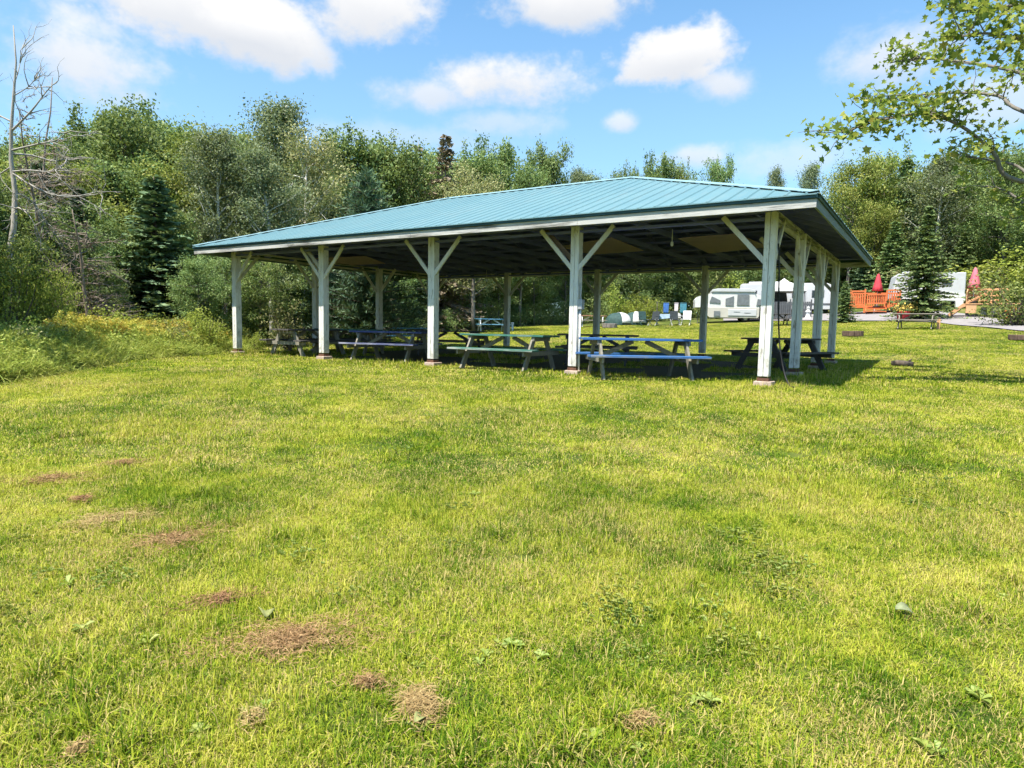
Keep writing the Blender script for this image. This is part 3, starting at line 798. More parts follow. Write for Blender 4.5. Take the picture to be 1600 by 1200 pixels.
# ------------------------------------------------------------------ picnic tables
def picnic_table(label, px, D, rot, L=1.95, top='wood_grey', seat='wood_grey', leg='wood_leg', group='picnic tables', sunk=0.0, sc=1.0):
    c = at_dist(px, 500, D); phi = math.atan2(c[1]-CAM[1], c[0]-CAM[0])
    rz = phi-math.pi/2+R_(rot)
    z = min(gz(c[0]+math.cos(rz)*s*.7, c[1]+math.sin(rz)*s*.7) for s in (-1, 1))
    T = thing('picnic_table', label, 'picnic table', (c[0], c[1], z-.01-sunk), rz, group)
    T.scale = (sc, sc, sc)
    rg = random.Random(int(px*7+D))
    for i in range(5):
        y = -.30+i*.15
        MB().box((rg.uniform(-.012, .012), y, .755+rg.uniform(-.003, .003)), (L+rg.uniform(-.02, .02), .138, .04)).build('top_board', M[top], T, bevel=.004)
    for s in (-1, 1):
        for i in range(2):
            MB().box((rg.uniform(-.012, .012), s*(.615+i*.148), .455+rg.uniform(-.003, .003)), (L+rg.uniform(-.02, .02), .14, .04)).build('seat_board', M[seat], T, bevel=.004)
    for e in (-1, 1):
        x = e*(L/2-.28)
        for s in (-1, 1):
            MB().bar((x, s*.66, 0), (x, s*.24, .73), .045, .13, (0, 1, 0)).build('leg', M[leg], T, bevel=.004)
        MB().box((x+e*.046, 0, .385), (.042, 1.56, .095)).build('seat_support', M[leg], T, bevel=.004)
        MB().box((x+e*.046, 0, .690), (.042, .70, .085)).build('top_cleat', M[leg], T, bevel=.004)
        MB().bar((x-e*.02, 0, .40), (e*.12, 0, .72), .042, .085, (0, 0, 1)).build('brace', M[leg], T, bevel=.004)
    return T
picnic_table('bright blue picnic table under the roof between two front posts nearest the corner', 1000, 12.75, 16, 2.2, 'tb_blue', 'tb_blue')
picnic_table('green topped picnic table with pale green seat between the third and fourth front posts', 795, 14.6, -32, 2.15, 'tb_green', 'tb_green')
picnic_table('navy topped picnic table with worn lilac seat just left of the third front post', 612, 17.3, -30, 2.1, 'tb_navy', 'tb_navy')
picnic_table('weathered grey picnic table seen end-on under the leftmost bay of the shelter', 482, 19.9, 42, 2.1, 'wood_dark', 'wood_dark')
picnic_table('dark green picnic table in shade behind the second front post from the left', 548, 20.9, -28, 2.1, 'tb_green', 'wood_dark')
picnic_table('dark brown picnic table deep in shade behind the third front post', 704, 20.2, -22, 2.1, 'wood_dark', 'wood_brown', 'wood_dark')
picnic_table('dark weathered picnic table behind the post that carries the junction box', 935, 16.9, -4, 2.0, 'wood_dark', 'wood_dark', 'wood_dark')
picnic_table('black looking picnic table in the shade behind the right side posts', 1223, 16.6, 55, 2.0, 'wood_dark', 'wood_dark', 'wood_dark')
picnic_table('small blue picnic table out on the far lawn before the dark trees', 768, 37, 8, 1.9, 'tb_pale', 'tb_pale', 'plastic_white')
picnic_table('pale blue picnic table on the lawn behind the shelter seen above the navy one', 632, 27, 12, 1.9, 'tb_pale', 'tb_pale')
picnic_table('grey picnic table standing on the open lawn beside the gravel lane', 1432, 38, -6, 1.95, 'wood_grey', 'wood_grey', 'wood_grey')
picnic_table('rose topped picnic table on the far lawn beside the little tents', 925, 44, 4, 1.9, 'tb_rose', 'wood_grey', 'plastic_white')
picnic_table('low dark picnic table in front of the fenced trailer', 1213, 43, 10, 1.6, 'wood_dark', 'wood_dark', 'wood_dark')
# ------------------------------------------------------------------ trees and shrubs
def leaf_quads(rng, C, N0, size, aspect=.55, spread=1.0, up=.25):
    'rhombic leaves at points C with loose outward normals N0'
    n = len(C)
    N = N0*spread+rng.normal(0, .75, (n, 3)); N[:, 2] += up; N /= np.linalg.norm(N, axis=1)[:, None]+1e-9
    T = rng.normal(0, 1, (n, 3)); T[:, 2] -= .35
    T -= N*(T*N).sum(1)[:, None]; T /= np.linalg.norm(T, axis=1)[:, None]+1e-9
    B = np.cross(N, T); S = size*rng.uniform(.6, 1.35, n)[:, None]
    V = np.zeros((n, 4, 3))
    V[:, 0] = C-T*S*.5; V[:, 1] = C+B*S*aspect*.5+N*S*.10; V[:, 2] = C+T*S*.5-N*S*.06; V[:, 3] = C-B*S*aspect*.5+N*S*.10
    F = np.arange(n*4).reshape(n, 4)
    return V.reshape(-1, 3), F
def wander(rng, p0, d0, length, n, jit, lift=0.0):
    p = np.array(p0, float); d = np.array(d0, float); d /= np.linalg.norm(d); out = [p.copy()]
    for i in range(n):
        d = d+rng.normal(0, jit, 3); d[2] += lift; d /= np.linalg.norm(d); p = p+d*length/n; out.append(p.copy())
    return np.array(out)
def broadleaf(seed, H=1.0, R=.28, base=.22, nb=26, leaf=.02, per=46, bark_m='bark_grey', leaf_m='l_maple', clump=.055, top=.9, shape=.8, spikes=0, low=False, upw=.55):
    'unit-height tree: returns (trunk mesh, crown mesh); scaled when placed'
    rng = np.random.default_rng(seed); tb = MB(); Cs = []; Ns = []; G = []
    tp = wander(rng, (0, 0, 0), (0, 0, 1), .97, 9, .035)
    tb.tube(tp, list(np.linspace(.0135, .0022, 10)), 8)
    def env(h): return R*max(.12, math.sin(math.pi*min(1, max(.0, (h-base+.06)/(1.03-base+.06)))**shape))**.75
    for i in range(nb):
        h = base+(top-base)*((i+rng.random())/nb)**.9
        k = min(8, int(h*9)); q = tp[k]+(tp[min(k+1, 9)]-tp[k])*(h*9-k)
        az = i*2.4+rng.uniform(-.5, .5); ln = env(h)*rng.uniform(.75, 1.2)
        bp = wander(rng, q, (math.cos(az), math.sin(az), upw*rng.uniform(.4, 1.5)), ln, 5, .16, .04)
        tb.tube(bp, list(np.linspace(.0052*(1.15-h*.7), .0012, 6)), 5, False)
        for m in (2, 3, 4, 5):
            for r in range(2 if m < 5 else 1):
                sp = wander(rng, bp[m], bp[m]-bp[m-1]+rng.normal(0, ln*.14, 3)+(0, 0, .02), ln*rng.uniform(.18, .36), 3, .25, .06)
                if r == 0: tb.tube(sp, [.0016, .001, .0008, .0005], 4, False)
                c = sp[-1]; g = rng.random()
                w = clump*rng.uniform(.7, 1.3); n = int(per*rng.uniform(.5, 1.4))
                P = c+rng.normal(0, 1, (n, 3))*np.array([w, w, w*.7])*.62
                Cs.append(P); Ns.append((P-c)/w*.6); G.append(np.full(n, g))
    for i in range(spikes):           # leading shoots that stand above the crown
        az = rng.uniform(0, 6.28); rr = env(.82)*rng.uniform(.1, .8)
        b = np.array([math.cos(az)*rr, math.sin(az)*rr, rng.uniform(.82, .92)]); s = wander(rng, b, (0, 0, 1), rng.uniform(.06, .13), 5, .12)
        for p in s:
            n = int(per*.28); P = p+rng.normal(0, clump*.24, (n, 3)); Cs.append(P); Ns.append(rng.normal(0, .5, (n, 3))); G.append(np.full(n, rng.random()))
    if low:                            # leaves down to the ground
        for i in range(26):
            az = rng.uniform(0, 6.28); rr = R*rng.uniform(.3, .85); c = np.array([math.cos(az)*rr, math.sin(az)*rr, rng.uniform(.03, base+.05)])
            n = int(per*.8); P = c+rng.normal(0, clump*.7, (n, 3)); Cs.append(P); Ns.append((P-c)/clump*.6); G.append(np.full(n, rng.random()))
    C = np.concatenate(Cs); N = np.concatenate(Ns); g = np.concatenate(G)
    keep = C[:, 2] > .012; C, N, g = C[keep], N[keep], g[keep]
    V, F = leaf_quads(rng, C, N, leaf)
    A = np.stack([np.repeat(rng.random(len(C)), 4), np.repeat(g, 4), np.repeat(rng.random(len(C)), 4)], 1)
    return tb.mesh('trunk', M[bark_m], True), np_mesh('crown', V, F, M[leaf_m], A)
def conifer(seed, R=.24, whorl=.026, base=.05, leaf_m='l_spruce', droop=.35, tw=.034, dens=.85, bark_m='bark_brown', gap=0.0, pw=.9, tuft=False):
    rng = np.random.default_rng(seed); tb = MB(); tb.tube([(0, 0, 0), (.004, 0, .5), (0, 0, 1)], [.014, .008, .0012], 7)
    P0 = []; T0 = []; L0 = []; G = []
    h = base
    while h < .985:
        r = R*(1-h)**pw+.006; n = 7 if h < .8 else 5
        a0 = rng.uniform(0, 6.28)
        for k in range(n):
            if rng.random() < gap: continue
            az = a0+k*6.283/n+rng.uniform(-.25, .25); ln = r*rng.uniform(.7, 1.18)
            o = np.array([math.cos(az), math.sin(az), 0]); hh = h+rng.uniform(-.018, .018)
            dr = droop*rng.uniform(.6, 1.3)*(1-h*.8)
            m = max(3, int(ln/.016*dens)); g = rng.random()
            ts = (np.arange(m)+.5)/m
            pts = np.array([0, 0, hh])+o*ts[:, None]*ln; pts[:, 2] += -dr*ln*ts+.42*dr*ln*ts**2.2
            if ln > .05: tb.tube([(0, 0, hh), pts[m//2], pts[-1]], [.0030, .0018, .0006], 4, False)
            sd = np.array([-o[1], o[0], 0])
            for j in range(m):
                wl = tw*(1.15-ts[j]*.55)
                for s in (-1, 1, 0):
                    if s == 0: d = o*.8+np.array([0, 0, rng.uniform(-.3, .4)])
                    else: d = sd*s*rng.uniform(.6, 1.1)+o*rng.uniform(.35, .8)+np.array([0, 0, rng.uniform(-.45, .15)])
                    if tuft: d = rng.normal(0, .5, 3)+o*.5+np.array([0, 0, .55])
                    P0.append(pts[j]+rng.normal(0, .004, 3)); T0.append(d/np.linalg.norm(d)); L0.append(wl*rng.uniform(.7, 1.35)); G.append(g)
        h += whorl*rng.uniform(.75, 1.25)*(1 if h < .75 else .8)
    P = np.array(P0); T = np.array(T0); L = np.array(L0)[:, None]; n = len(P)
    if tuft: Bv = np.cross(T, rng.normal(0, 1, (n, 3)))
    else: Bv = np.cross(T, np.array([0, 0, .55])+rng.normal(0, .8, (n, 3)))
    Bv /= np.linalg.norm(Bv, axis=1)[:, None]+1e-9; w = L*(.09 if tuft else .33)
    V = np.stack([P, P+T*L*.45+Bv*w, P+T*L, P+T*L*.45-Bv*w], 1).reshape(-1, 3)
    A = np.stack([np.repeat(rng.random(n), 4), np.repeat(np.array(G), 4), np.repeat(rng.random(n), 4)], 1)
    return tb.mesh('trunk', M[bark_m], True), np_mesh('crown', V, np.arange(n*4).reshape(n, 4), M[leaf_m], A)
def bush(seed, leaf=.06, n=60, per=45, leaf_m='l_bush', R=.62, stems=9):
    'unit-height shrub branching from the ground'
    rng = np.random.default_rng(seed); tb = MB(); Cs = []; Ns = []; G = []
    for i in range(stems):
        az = rng.uniform(0, 6.28); s = wander(rng, (rng.normal(0, .06), rng.normal(0, .06), 0), (math.cos(az)*rng.uniform(.1, .9), math.sin(az)*rng.uniform(.1, .9), 1), rng.uniform(.6, 1.0), 5, .16)
        tb.tube(s, list(np.linspace(.02, .004, 6)), 5, False)
        for k in range(n//stems):
            c = s[rng.integers(1, 6)]+rng.normal(0, .17, 3)*np.array([R/.55, R/.55, .8]); c[2] = abs(c[2]); m = int(per*rng.uniform(.5, 1.5)); w = .13*rng.uniform(.7, 1.3)
            P = c+rng.normal(0, w*.7, (m, 3)); Cs.append(P); Ns.append((P-c)/w*.6); G.append(np.full(m, rng.random()))
    C = np.concatenate(Cs); N = np.concatenate(Ns); g = np.concatenate(G); k = C[:, 2] > .02; C, N, g = C[k], N[k], g[k]
    V, F = leaf_quads(rng, C, N, leaf, .6)
    A = np.stack([np.repeat(rng.random(len(C)), 4), np.repeat(g, 4), np.repeat(rng.random(len(C)), 4)], 1)
    return tb.mesh('stems', M['bark_brown'], True), np_mesh('leaves', V, F, M[leaf_m], A)


PR = {
    'maple': [broadleaf(1, leaf=.0150, per=80, R=.26, spikes=14), broadleaf(2, leaf=.0150, per=80, R=.30, nb=30, spikes=18), broadleaf(3, leaf=.0155, per=80, R=.23, spikes=12, shape=.7)],
    'mapley': [broadleaf(4, leaf=.0150, per=80, R=.30, leaf_m='l_maple_y', nb=28), broadleaf(5, leaf=.0150, per=80, R=.27, leaf_m='l_maple_y', spikes=8)],
    'birch': [broadleaf(6, leaf=.0115, per=95, R=.17, nb=30, clump=.045, bark_m='bark_birch', leaf_m='l_birch', shape=.65, upw=.9, top=.96), broadleaf(7, leaf=.0115, per=95, R=.20, nb=30, clump=.048, bark_m='bark_birch', leaf_m='l_birch', shape=.7, upw=.8, top=.96)],
    'olive': [broadleaf(8, leaf=.0115, per=95, R=.24, nb=32, clump=.05, bark_m='bark_birch', leaf_m='l_olive', shape=.75, upw=.8), broadleaf(9, leaf=.013, per=85, R=.28, leaf_m='l_olive', nb=28)],
    'lowtree': [broadleaf(10, leaf=.018, per=70, R=.36, base=.12, leaf_m='l_bush', nb=30, low=True), broadleaf(12, leaf=.018, per=70, R=.34, base=.12, leaf_m='l_maple', nb=30, low=True)],
    'spruce': [conifer(20), conifer(21, R=.20, gap=.06), conifer(22, R=.29, droop=.28, leaf_m='l_spruce_l')],
    'pine': [conifer(23, R=.34, leaf_m='l_pine', tuft=True, whorl=.026, tw=.040, droop=-.35, pw=.7, dens=1.6)],
    'dead': [conifer(24, R=.15, leaf_m='l_dead', gap=.5, dens=.55, tw=.022, bark_m='twig_brown'), conifer(25, R=.26, leaf_m='l_dead', gap=.2, dens=.9, tw=.030, bark_m='twig_brown', droop=.5)],
    'bush': [bush(30, leaf=.05), bush(31, leaf=.048, per=60, leaf_m='l_fresh'), bush(32, leaf=.05, leaf_m='l_maple', R=.75), bush(33, leaf=.05, leaf_m='l_olive', R=.55), bush(34, leaf=.030, n=130, per=60, leaf_m='l_fresh', R=.5, stems=13)],
}
_tn = [0]
def tree(kind, v, px, ytop, D, label, name=None, cat='tree', group=None, wide=1.0, dz=0.0):
    p = on_ground(px, D); zt = at_dist(px, ytop, D)[2]; H = max(.5, zt-p[2])
    tr, cr = PR[kind][v % len(PR[kind])]
    _tn[0] += 1; rz = _tn[0]*2.399
    T = thing(name or {'maple': 'broadleaf_tree', 'mapley': 'broadleaf_tree', 'birch': 'birch_tree', 'olive': 'birch_tree', 'lowtree': 'broadleaf_tree', 'spruce': 'spruce_tree', 'pine': 'pine_tree', 'dead': 'dead_spruce', 'bush': 'shrub'}[kind], label, cat, (p[0], p[1], p[2]-.03+dz), rz, group)
    T.scale = (H*wide, H*wide, H)
    link('stems' if kind == 'bush' else 'trunk', tr, T); link('foliage' if kind == 'bush' else 'crown', cr, T)
    return T

# left-hand wood, front row to back row
tree('spruce', 0, 246, 275, 26, 'dark spruce standing at the wood edge left of the shelter above the goldenrod', wide=1.8)
tree('maple', 0, 180, 168, 33, 'tall dark green broadleaf tree beside the bare white trunk')
tree('maple', 1, 232, 176, 36, 'broad green tree between the bare white trunk and the tall birch, behind the dark spruce')
tree('mapley', 0, 300, 208, 30, 'yellow-green tree just right of the dark spruce at the wood edge')
tree('birch', 0, 382, 140, 31, 'tallest slender birch left of the shelter, its tip above the other trees')
tree('birch', 1, 352, 205, 28, 'grey-green birch leaning out above the left eave of the shelter')
tree('olive', 0, 470, 192, 29, 'large olive-yellow birch rising behind the left end of the teal roof')
tree('birch', 1, 425, 232, 27, 'grey-green birch right in front of the large olive birch', wide=1.1)
tree('maple', 2, 545, 196, 37, 'bright green tree with many upright shoots right of the olive birch')
tree('maple', 0, 590, 216, 38, 'green tree with spiky top sloping down towards the dead conifers')
tree('pine', 0, 572, 262, 27, 'blue-green pine with tufted needles behind the left half of the roof', wide=1.2)
tree('maple', 1, 632, 246, 42, 'green tree between the pine and the first dead conifer')
tree('dead', 0, 652, 220, 40, 'brownish spruce with pointed tip behind the middle of the roof')
tree('maple', 2, 672, 236, 44, 'narrow green tree between the two brown conifers')
tree('dead', 1, 694, 210, 39, 'bare dead conifer with a thin spire behind the middle of the roof')
tree('olive', 1, 740, 262, 37, 'low olive tree in front of the tall ones right of the dead spire')
tree('maple', 0, 722, 240, 46, 'green tree directly right of the dead spire')
tree('maple', 1, 768, 224, 48, 'round topped green tree behind the roof right of the dead spire', wide=.8)
tree('maple', 2, 842, 220, 50, 'tall green tree rising alone over the roof left of the ridge end', wide=.62)
tree('maple', 0, 812, 256, 46, 'lower green tree at the foot of the tall one left of the ridge end', wide=.75)
tree('birch', 0, 882, 250, 54, 'thin sparse tree at the end of the wood beside the open sky', wide=.6)
tree('birch', 1, 905, 272, 56, 'small feathery tree just showing over the roof before the sky gap')
# far trees over the ridge
tree('maple', 1, 1020, 246, 82, 'round green tree showing over the right end of the roof ridge', wide=.62)
tree('maple', 2, 988, 260, 84, 'small tree tip left of the round tree over the ridge', wide=.4)
tree('maple', 0, 965, 264, 86, 'lowest leafy top showing just over the roof ridge', wide=.5)
tree('mapley', 1, 1056, 258, 84, 'small green tree top between the two round trees over the roof', wide=.35)
tree('maple', 1, 1118, 251, 80, 'yellow-green round tree showing over the right hip of the roof', wide=.5)
tree('birch', 0, 1240, 254, 88, 'open feathery tree over the right hip near the roof corner', wide=.6)
tree('birch', 1, 1206, 262, 90, 'pointed tree left of the feathery one over the right hip', wide=.5)
# wood on the rise to the right
tree('mapley', 0, 1320, 250, 66, 'reddish-green tree next to the roof corner on the right rise', wide=.9)
tree('mapley', 1, 1372, 238, 68, 'bright yellow-green maple high on the right rise near the roof corner')
tree('spruce', 1, 1402, 244, 67, 'tall narrow dark spruce between the bright maple and the birch on the right rise')
tree('birch', 1, 1448, 240, 66, 'tall grey-green birch on the right rise under the overhanging maple bough', wide=1.25)
tree('maple', 0, 1500, 236, 69, 'dark green tree on the right rise behind the overhanging bough')
tree('maple', 1, 1560, 240, 64, 'broad dark maple on the right rise near the picture edge')
tree('maple', 2, 1625, 232, 60, 'dark maple on the right rise cut by the picture edge')
tree('spruce', 2, 1390, 345, 62, 'broad spruce behind the orange deck on the right', wide=1.4)
tree('spruce', 0, 1345, 375, 64, 'dark spruce behind the orange deck just right of the roof corner', wide=1.4)
tree('mapley', 0, 1362, 322, 65, 'pale leafed tree between the spruces right of the roof corner')
tree('spruce', 2, 1440, 322, 45.2, 'spruce standing on the gravel lane in front of the white trailer', wide=1.12)
tree('spruce', 2, 1497, 362, 63, 'young light green spruce behind the right-hand trailer', wide=1.3)
tree('lowtree', 1, 1545, 330, 66, 'dark leafy tree on the slope above the tan deck')
tree('lowtree', 0, 1470, 300, 70, 'pale leafy tree in the middle of the right slope')
tree('spruce', 2, 1318, 438, 44.5, 'small young pine at the lane edge just right of the shelter', wide=1.35)
tree('bush', 1, 1530, 405, 60, 'yellow-green brush bank above the tan deck', cat='shrub', wide=2.2)
tree('bush', 3, 1490, 418, 59, 'dry yellow brush between the white trailer and the tan deck', cat='shrub', wide=1.9)
tree('bush', 1, 1590, 400, 58, 'yellow-green brush at the picture edge behind the tan deck', cat='shrub', wide=1.6)
tree('bush', 0, 1590, 428, 41, 'round leafy bush hiding the right end of the tan deck', cat='shrub', wide=1.1)
# behind the shelter, seen under its roof
_seen = {}
def under_label(what, px):
    gaps = [(372, 'left of the leftmost front post'), (505, 'between first and second front posts'), (677, 'between second and third front posts'), (900, 'between third and fourth front posts'), (1195, 'between fourth front post and corner post'), (9999, 'right of the front corner post')]
    w = next(g[1] for g in gaps if px < g[0]); _seen[what, w] = _seen.get((what, w), 0)+1
    return '%s %s at far lawn edge %s' % (['first', 'second', 'third', 'fourth', 'fifth', 'sixth', 'seventh', 'eighth', 'ninth', 'tenth'][_seen[what, w]-1], what, w)
for i, (k, v, px, yt, D) in enumerate(sorted([
        ('lowtree', 0, 405, 395, 25), ('lowtree', 1, 450, 400, 27), ('spruce', 0, 520, 330, 29), ('spruce', 2, 560, 390, 30), ('lowtree', 1, 610, 385, 33),
        ('spruce', 0, 655, 360, 37), ('lowtree', 0, 712, 388, 40), ('olive', 1, 735, 330, 43), ('lowtree', 1, 780, 385, 45), ('lowtree', 0, 835, 380, 48), ('lowtree', 1, 885, 375, 52),
        ('lowtree', 0, 930, 380, 54), ('spruce', 0, 960, 350, 58), ('lowtree', 1, 1000, 380, 58), ('spruce', 0, 1035, 330, 61), ('lowtree', 1, 1065, 390, 62), ('lowtree', 0, 1100, 400, 62),
        ('lowtree', 1, 1145, 395, 64), ('lowtree', 0, 1190, 400, 66), ('lowtree', 1, 1235, 395, 67), ('lowtree', 0, 1280, 390, 68), ('spruce', 0, 1310, 350, 69), ('lowtree', 1, 350, 385, 25), ('lowtree', 1, 310, 400, 24)], key=lambda q: q[2])):
    tree(k, v, px, yt, D, under_label('dark spruce' if k == 'spruce' else 'olive tree' if k == 'olive' else 'leafy low tree', px), None, 'tree', 'trees seen under the shelter roof')
tree('bush', 3, 448, 470, 22.6, 'bush with hanging pale leaves just behind the end-on grey picnic table', cat='shrub', wide=.8)
for i, (v, px, yt, D) in enumerate(sorted([(0, 760, 468, 43), (0, 935, 462, 51), (1, 952, 450, 53), (1, 985, 470, 52.5), (1, 1010, 462, 53.5), (0, 1030, 466, 54), (0, 905, 470, 50), (0, 860, 472, 49), (2, 815, 470, 47), (2, 700, 480, 38), (2, 660, 482, 36), (0, 1110, 440, 60), (1, 1150, 438, 61), (0, 570, 485, 30), (0, 520, 488, 28), (0, 612, 484, 33)], key=lambda q: q[1])):
    tree('bush', v, px, yt, D, under_label('low bush', px), 'shrub', 'shrub', 'bushes along the far lawn edge')

# the mass of the wood behind: nobody could count it
def wood_mass():
    rng = np.random.default_rng(77); P = []; S = []; I = []; R = []
    kinds = [('maple', 0), ('maple', 1), ('mapley', 0), ('birch', 1), ('spruce', 0), ('lowtree', 1), ('olive', 1)]
    protos = []
    for k, v in kinds:
        tr, cr = PR[k][v]; protos.append(cr)
    def put(px, D, H, k):
        p = on_ground(px, D); P.append((p[0], p[1], p[2]-.1)); w = H*rng.uniform(.95, 1.3); S.append((w, w, H)); I.append(k); R.append((0, 0, rng.uniform(0, 6.28)))
    top = lambda px, D: np.interp(px, [-500, 0, 150, 250, 430, 520, 600, 700, 800, 900, 960, 1050, 1150, 1270, 1300, 1400, 1700, 2200], [190, 215, 205, 195, 215, 240, 268, 275, 285, 335, 345, 335, 340, 335, 285, 262, 258, 250])
    for px in np.arange(-420, 2100, 26):
        for row in range(4):
            q = px+rng.uniform(-16, 16)
            D0 = np.interp(q, [-500, 0, 250, 600, 900, 1290, 1700], [24, 27, 31, 41, 60, 74, 70])+row*5.5+rng.uniform(-1, 2)
            yt = top(q, D0)+rng.uniform(0, 45)+(3-row)*9
            H = at_dist(q, yt, D0)[2]-on_ground(q, D0)[2]
            put(q, D0, max(3, H), rng.integers(0, 4) if rng.random() < .7 else 4)
        q = px+rng.uniform(-10, 10); D0 = np.interp(q, [-500, 0, 250, 600, 900, 1290, 1700], [20.5, 23.5, 27.5, 36, 56, 70, 67])
        put(q, D0, rng.uniform(3.0, 5.2)*(1 if q < 1000 else 1.5), 5)
    for px in np.arange(-900, -300, 60): put(px, rng.uniform(16, 24), rng.uniform(7, 11), rng.integers(0, 5))
    for px in np.arange(1750, 2600, 70): put(px, rng.uniform(45, 60), rng.uniform(9, 15), rng.integers(0, 5))
    scatter('woods', P, R, S, I, protos, 'the dense green wood that closes the view behind the field', 'wood')
wood_mass()

# ---- bare white dead tree at the left edge
def dead_white():
    rng = np.random.default_rng(5); D = 21.5
    b = on_ground(14, D); T = thing('dead_tree', 'bare white dead tree with broken limbs at the left edge', 'tree', b)
    top = at_dist(22, 40, D)-b
    tb = MB(); pts = [np.array([0, 0, -.05])]
    for i in range(1, 11): pts.append(top*i/10+rng.normal(0, .05, 3)*(1 if i < 10 else .3))
    tb.tube(pts, list(np.linspace(.105, .012, 11)), 9); tb.build('trunk', M['bark_dead'], T, True)
    def limb(h, pxs, rad, sub=9):
        p = [np.array(pts[int(h)])*(1-(h % 1))+np.array(pts[min(10, int(h)+1)])*(h % 1)]
        for (x, y, dd) in pxs: p.append(at_dist(x, y, D+dd)-b)
        sp = spline(p, 5); m = MB(); m.tube(sp, list(np.linspace(rad*.62, .006, len(sp))), 6)
        for k in range(sub):
            i = rng.integers(3, len(sp)-1); d = np.array(sp[i]-sp[i-1]); d = d/np.linalg.norm(d)+rng.normal(0, .75, 3)
            w = wander(rng, np.array(sp[i]), d, rng.uniform(.3, 1.1), 5, .22); m.tube(w, [.016, .012, .009, .007, .005, .003], 4, False)
            for j in range(2):
                w2 = wander(rng, w[rng.integers(2, 5)], d+rng.normal(0, .8, 3), rng.uniform(.15, .5), 3, .25); m.tube(w2, [.007, .005, .003, .002], 4, False)
        m.build('branch', M['bark_dead'], T, True)
    zpx = lambda y: np.interp(y, [at_proj(b+p)[1] for p in pts][::-1], list(range(10, -1, -1)))
    limb(zpx(205), [(50, 172, -.4), (75, 140, -.6), (92, 125, -.7)], .05)
    limb(zpx(235), [(60, 225, -.5), (90, 218, -1), (104, 206, -1.2)], .05)
    limb(zpx(240), [(50, 243, .4), (85, 252, .2), (103, 246, .1), (104, 258, .1)], .045)
    limb(zpx(268), [(45, 266, -.8), (75, 268, -1.3), (95, 262, -1.5)], .04)
    limb(zpx(270), [(50, 290, -.6), (90, 306, -1.0), (140, 305, -1.2), (165, 300, -1.3)], .05, 14)
    limb(zpx(300), [(50, 315, .4), (75, 350, .6), (105, 395, .8)], .045, 14)
    limb(zpx(330), [(30, 325, -.8), (48, 340, -1.2), (62, 370, -1.2)], .04, 10)
    limb(zpx(190), [(-10, 175, .4), (-40, 150, .6)], .04); limb(zpx(260), [(-15, 280, .4), (-50, 290, .6)], .04)
    limb(zpx(130), [(30, 105, .2), (36, 70, .3)], .025, 6); limb(zpx(150), [(45, 135, -.3), (58, 118, -.5)], .025, 7)
    return T
def at_proj(p):
    d = np.asarray(p, float)-CAM; z = d@FW
    return 800+FPX*(d@RT)/z, 600-FPX*(d@UP)/z
dead_white()
# ---- grey leafless thicket beside it
def thicket(px, ytop, D, seed, label, nb=60, wide=.55):
    rng = np.random.default_rng(seed); b = on_ground(px, D); H = at_dist(px, ytop, D)[2]-b[2]
    T = thing('bare_thicket', label, 'shrub', b); tb = MB()
    tb.tube(wander(rng, (0, 0, 0), (.05, 0, 1), H, 8, .06), list(np.linspace(.07, .012, 9)), 6); tb.build('trunk', M['twig_brown'], T, True)
    m = MB()
    for i in range(nb):
        h = H*rng.uniform(.08, .95); az = rng.uniform(0, 6.28); ln = H*wide*(1.05-h/H*.8)*rng.uniform(.5, 1.1)
        w = wander(rng, (0, 0, h), (math.cos(az), math.sin(az), rng.uniform(-.35, .3)), ln, 6, .16); m.tube(w, list(np.linspace(.017, .004, 7)), 4, False)
        for j in range(9):
            q = rng.integers(1, 6); d = w[q+1]-w[q]; d = d/np.linalg.norm(d)+rng.normal(0, .7, 3)
            w2 = wander(rng, w[q], d, ln*rng.uniform(.12, .4), 4, .25); m.tube(w2, [.008, .006, .005, .004, .003], 3, False)
            w3 = wander(rng, w2[2], d+rng.normal(0, .9, 3), ln*rng.uniform(.08, .2), 3, .25); m.tube(w3, [.005, .004, .003, .002], 3, False)
    m.build('twigs', M['twig_brown'], T, True)
thicket(95, 190, 23.5, 3, 'grey leafless conifer skeleton right beside the bare white tree', 75, .42)
thicket(140, 330, 21.5, 4, 'low tangle of grey bare twigs between the bare white tree and dark spruce', 60, .6)
thicket(55, 112, 25.5, 9, 'thin dead conifer top behind the bare white tree against the sky', 60, .16)
tree('spruce', 0, 70, 250, 27, 'dark spruce behind the bare white tree', wide=1.1)
tree('spruce', 0, 130, 290, 26, 'dark spruce behind the grey leafless thicket', wide=1.2)
tree('maple', 1, 120, 225, 31, 'green tree behind the grey leafless thicket')
tree('bush', 4, 15, 385, 18.5, 'tall fresh green sapling clump at the left edge under the bare white tree', cat='shrub', wide=.55)
tree('bush', 4, 84, 410, 19.0, 'fresh green sapling clump right of the one at the left edge', cat='shrub', wide=.55)
tree('lowtree', 1, 160, 400, 23, 'dark bush-like tree at the wood edge left of the dark spruce')
tree('lowtree', 0, -30, 350, 19, 'leafy tree cut by the left picture edge')

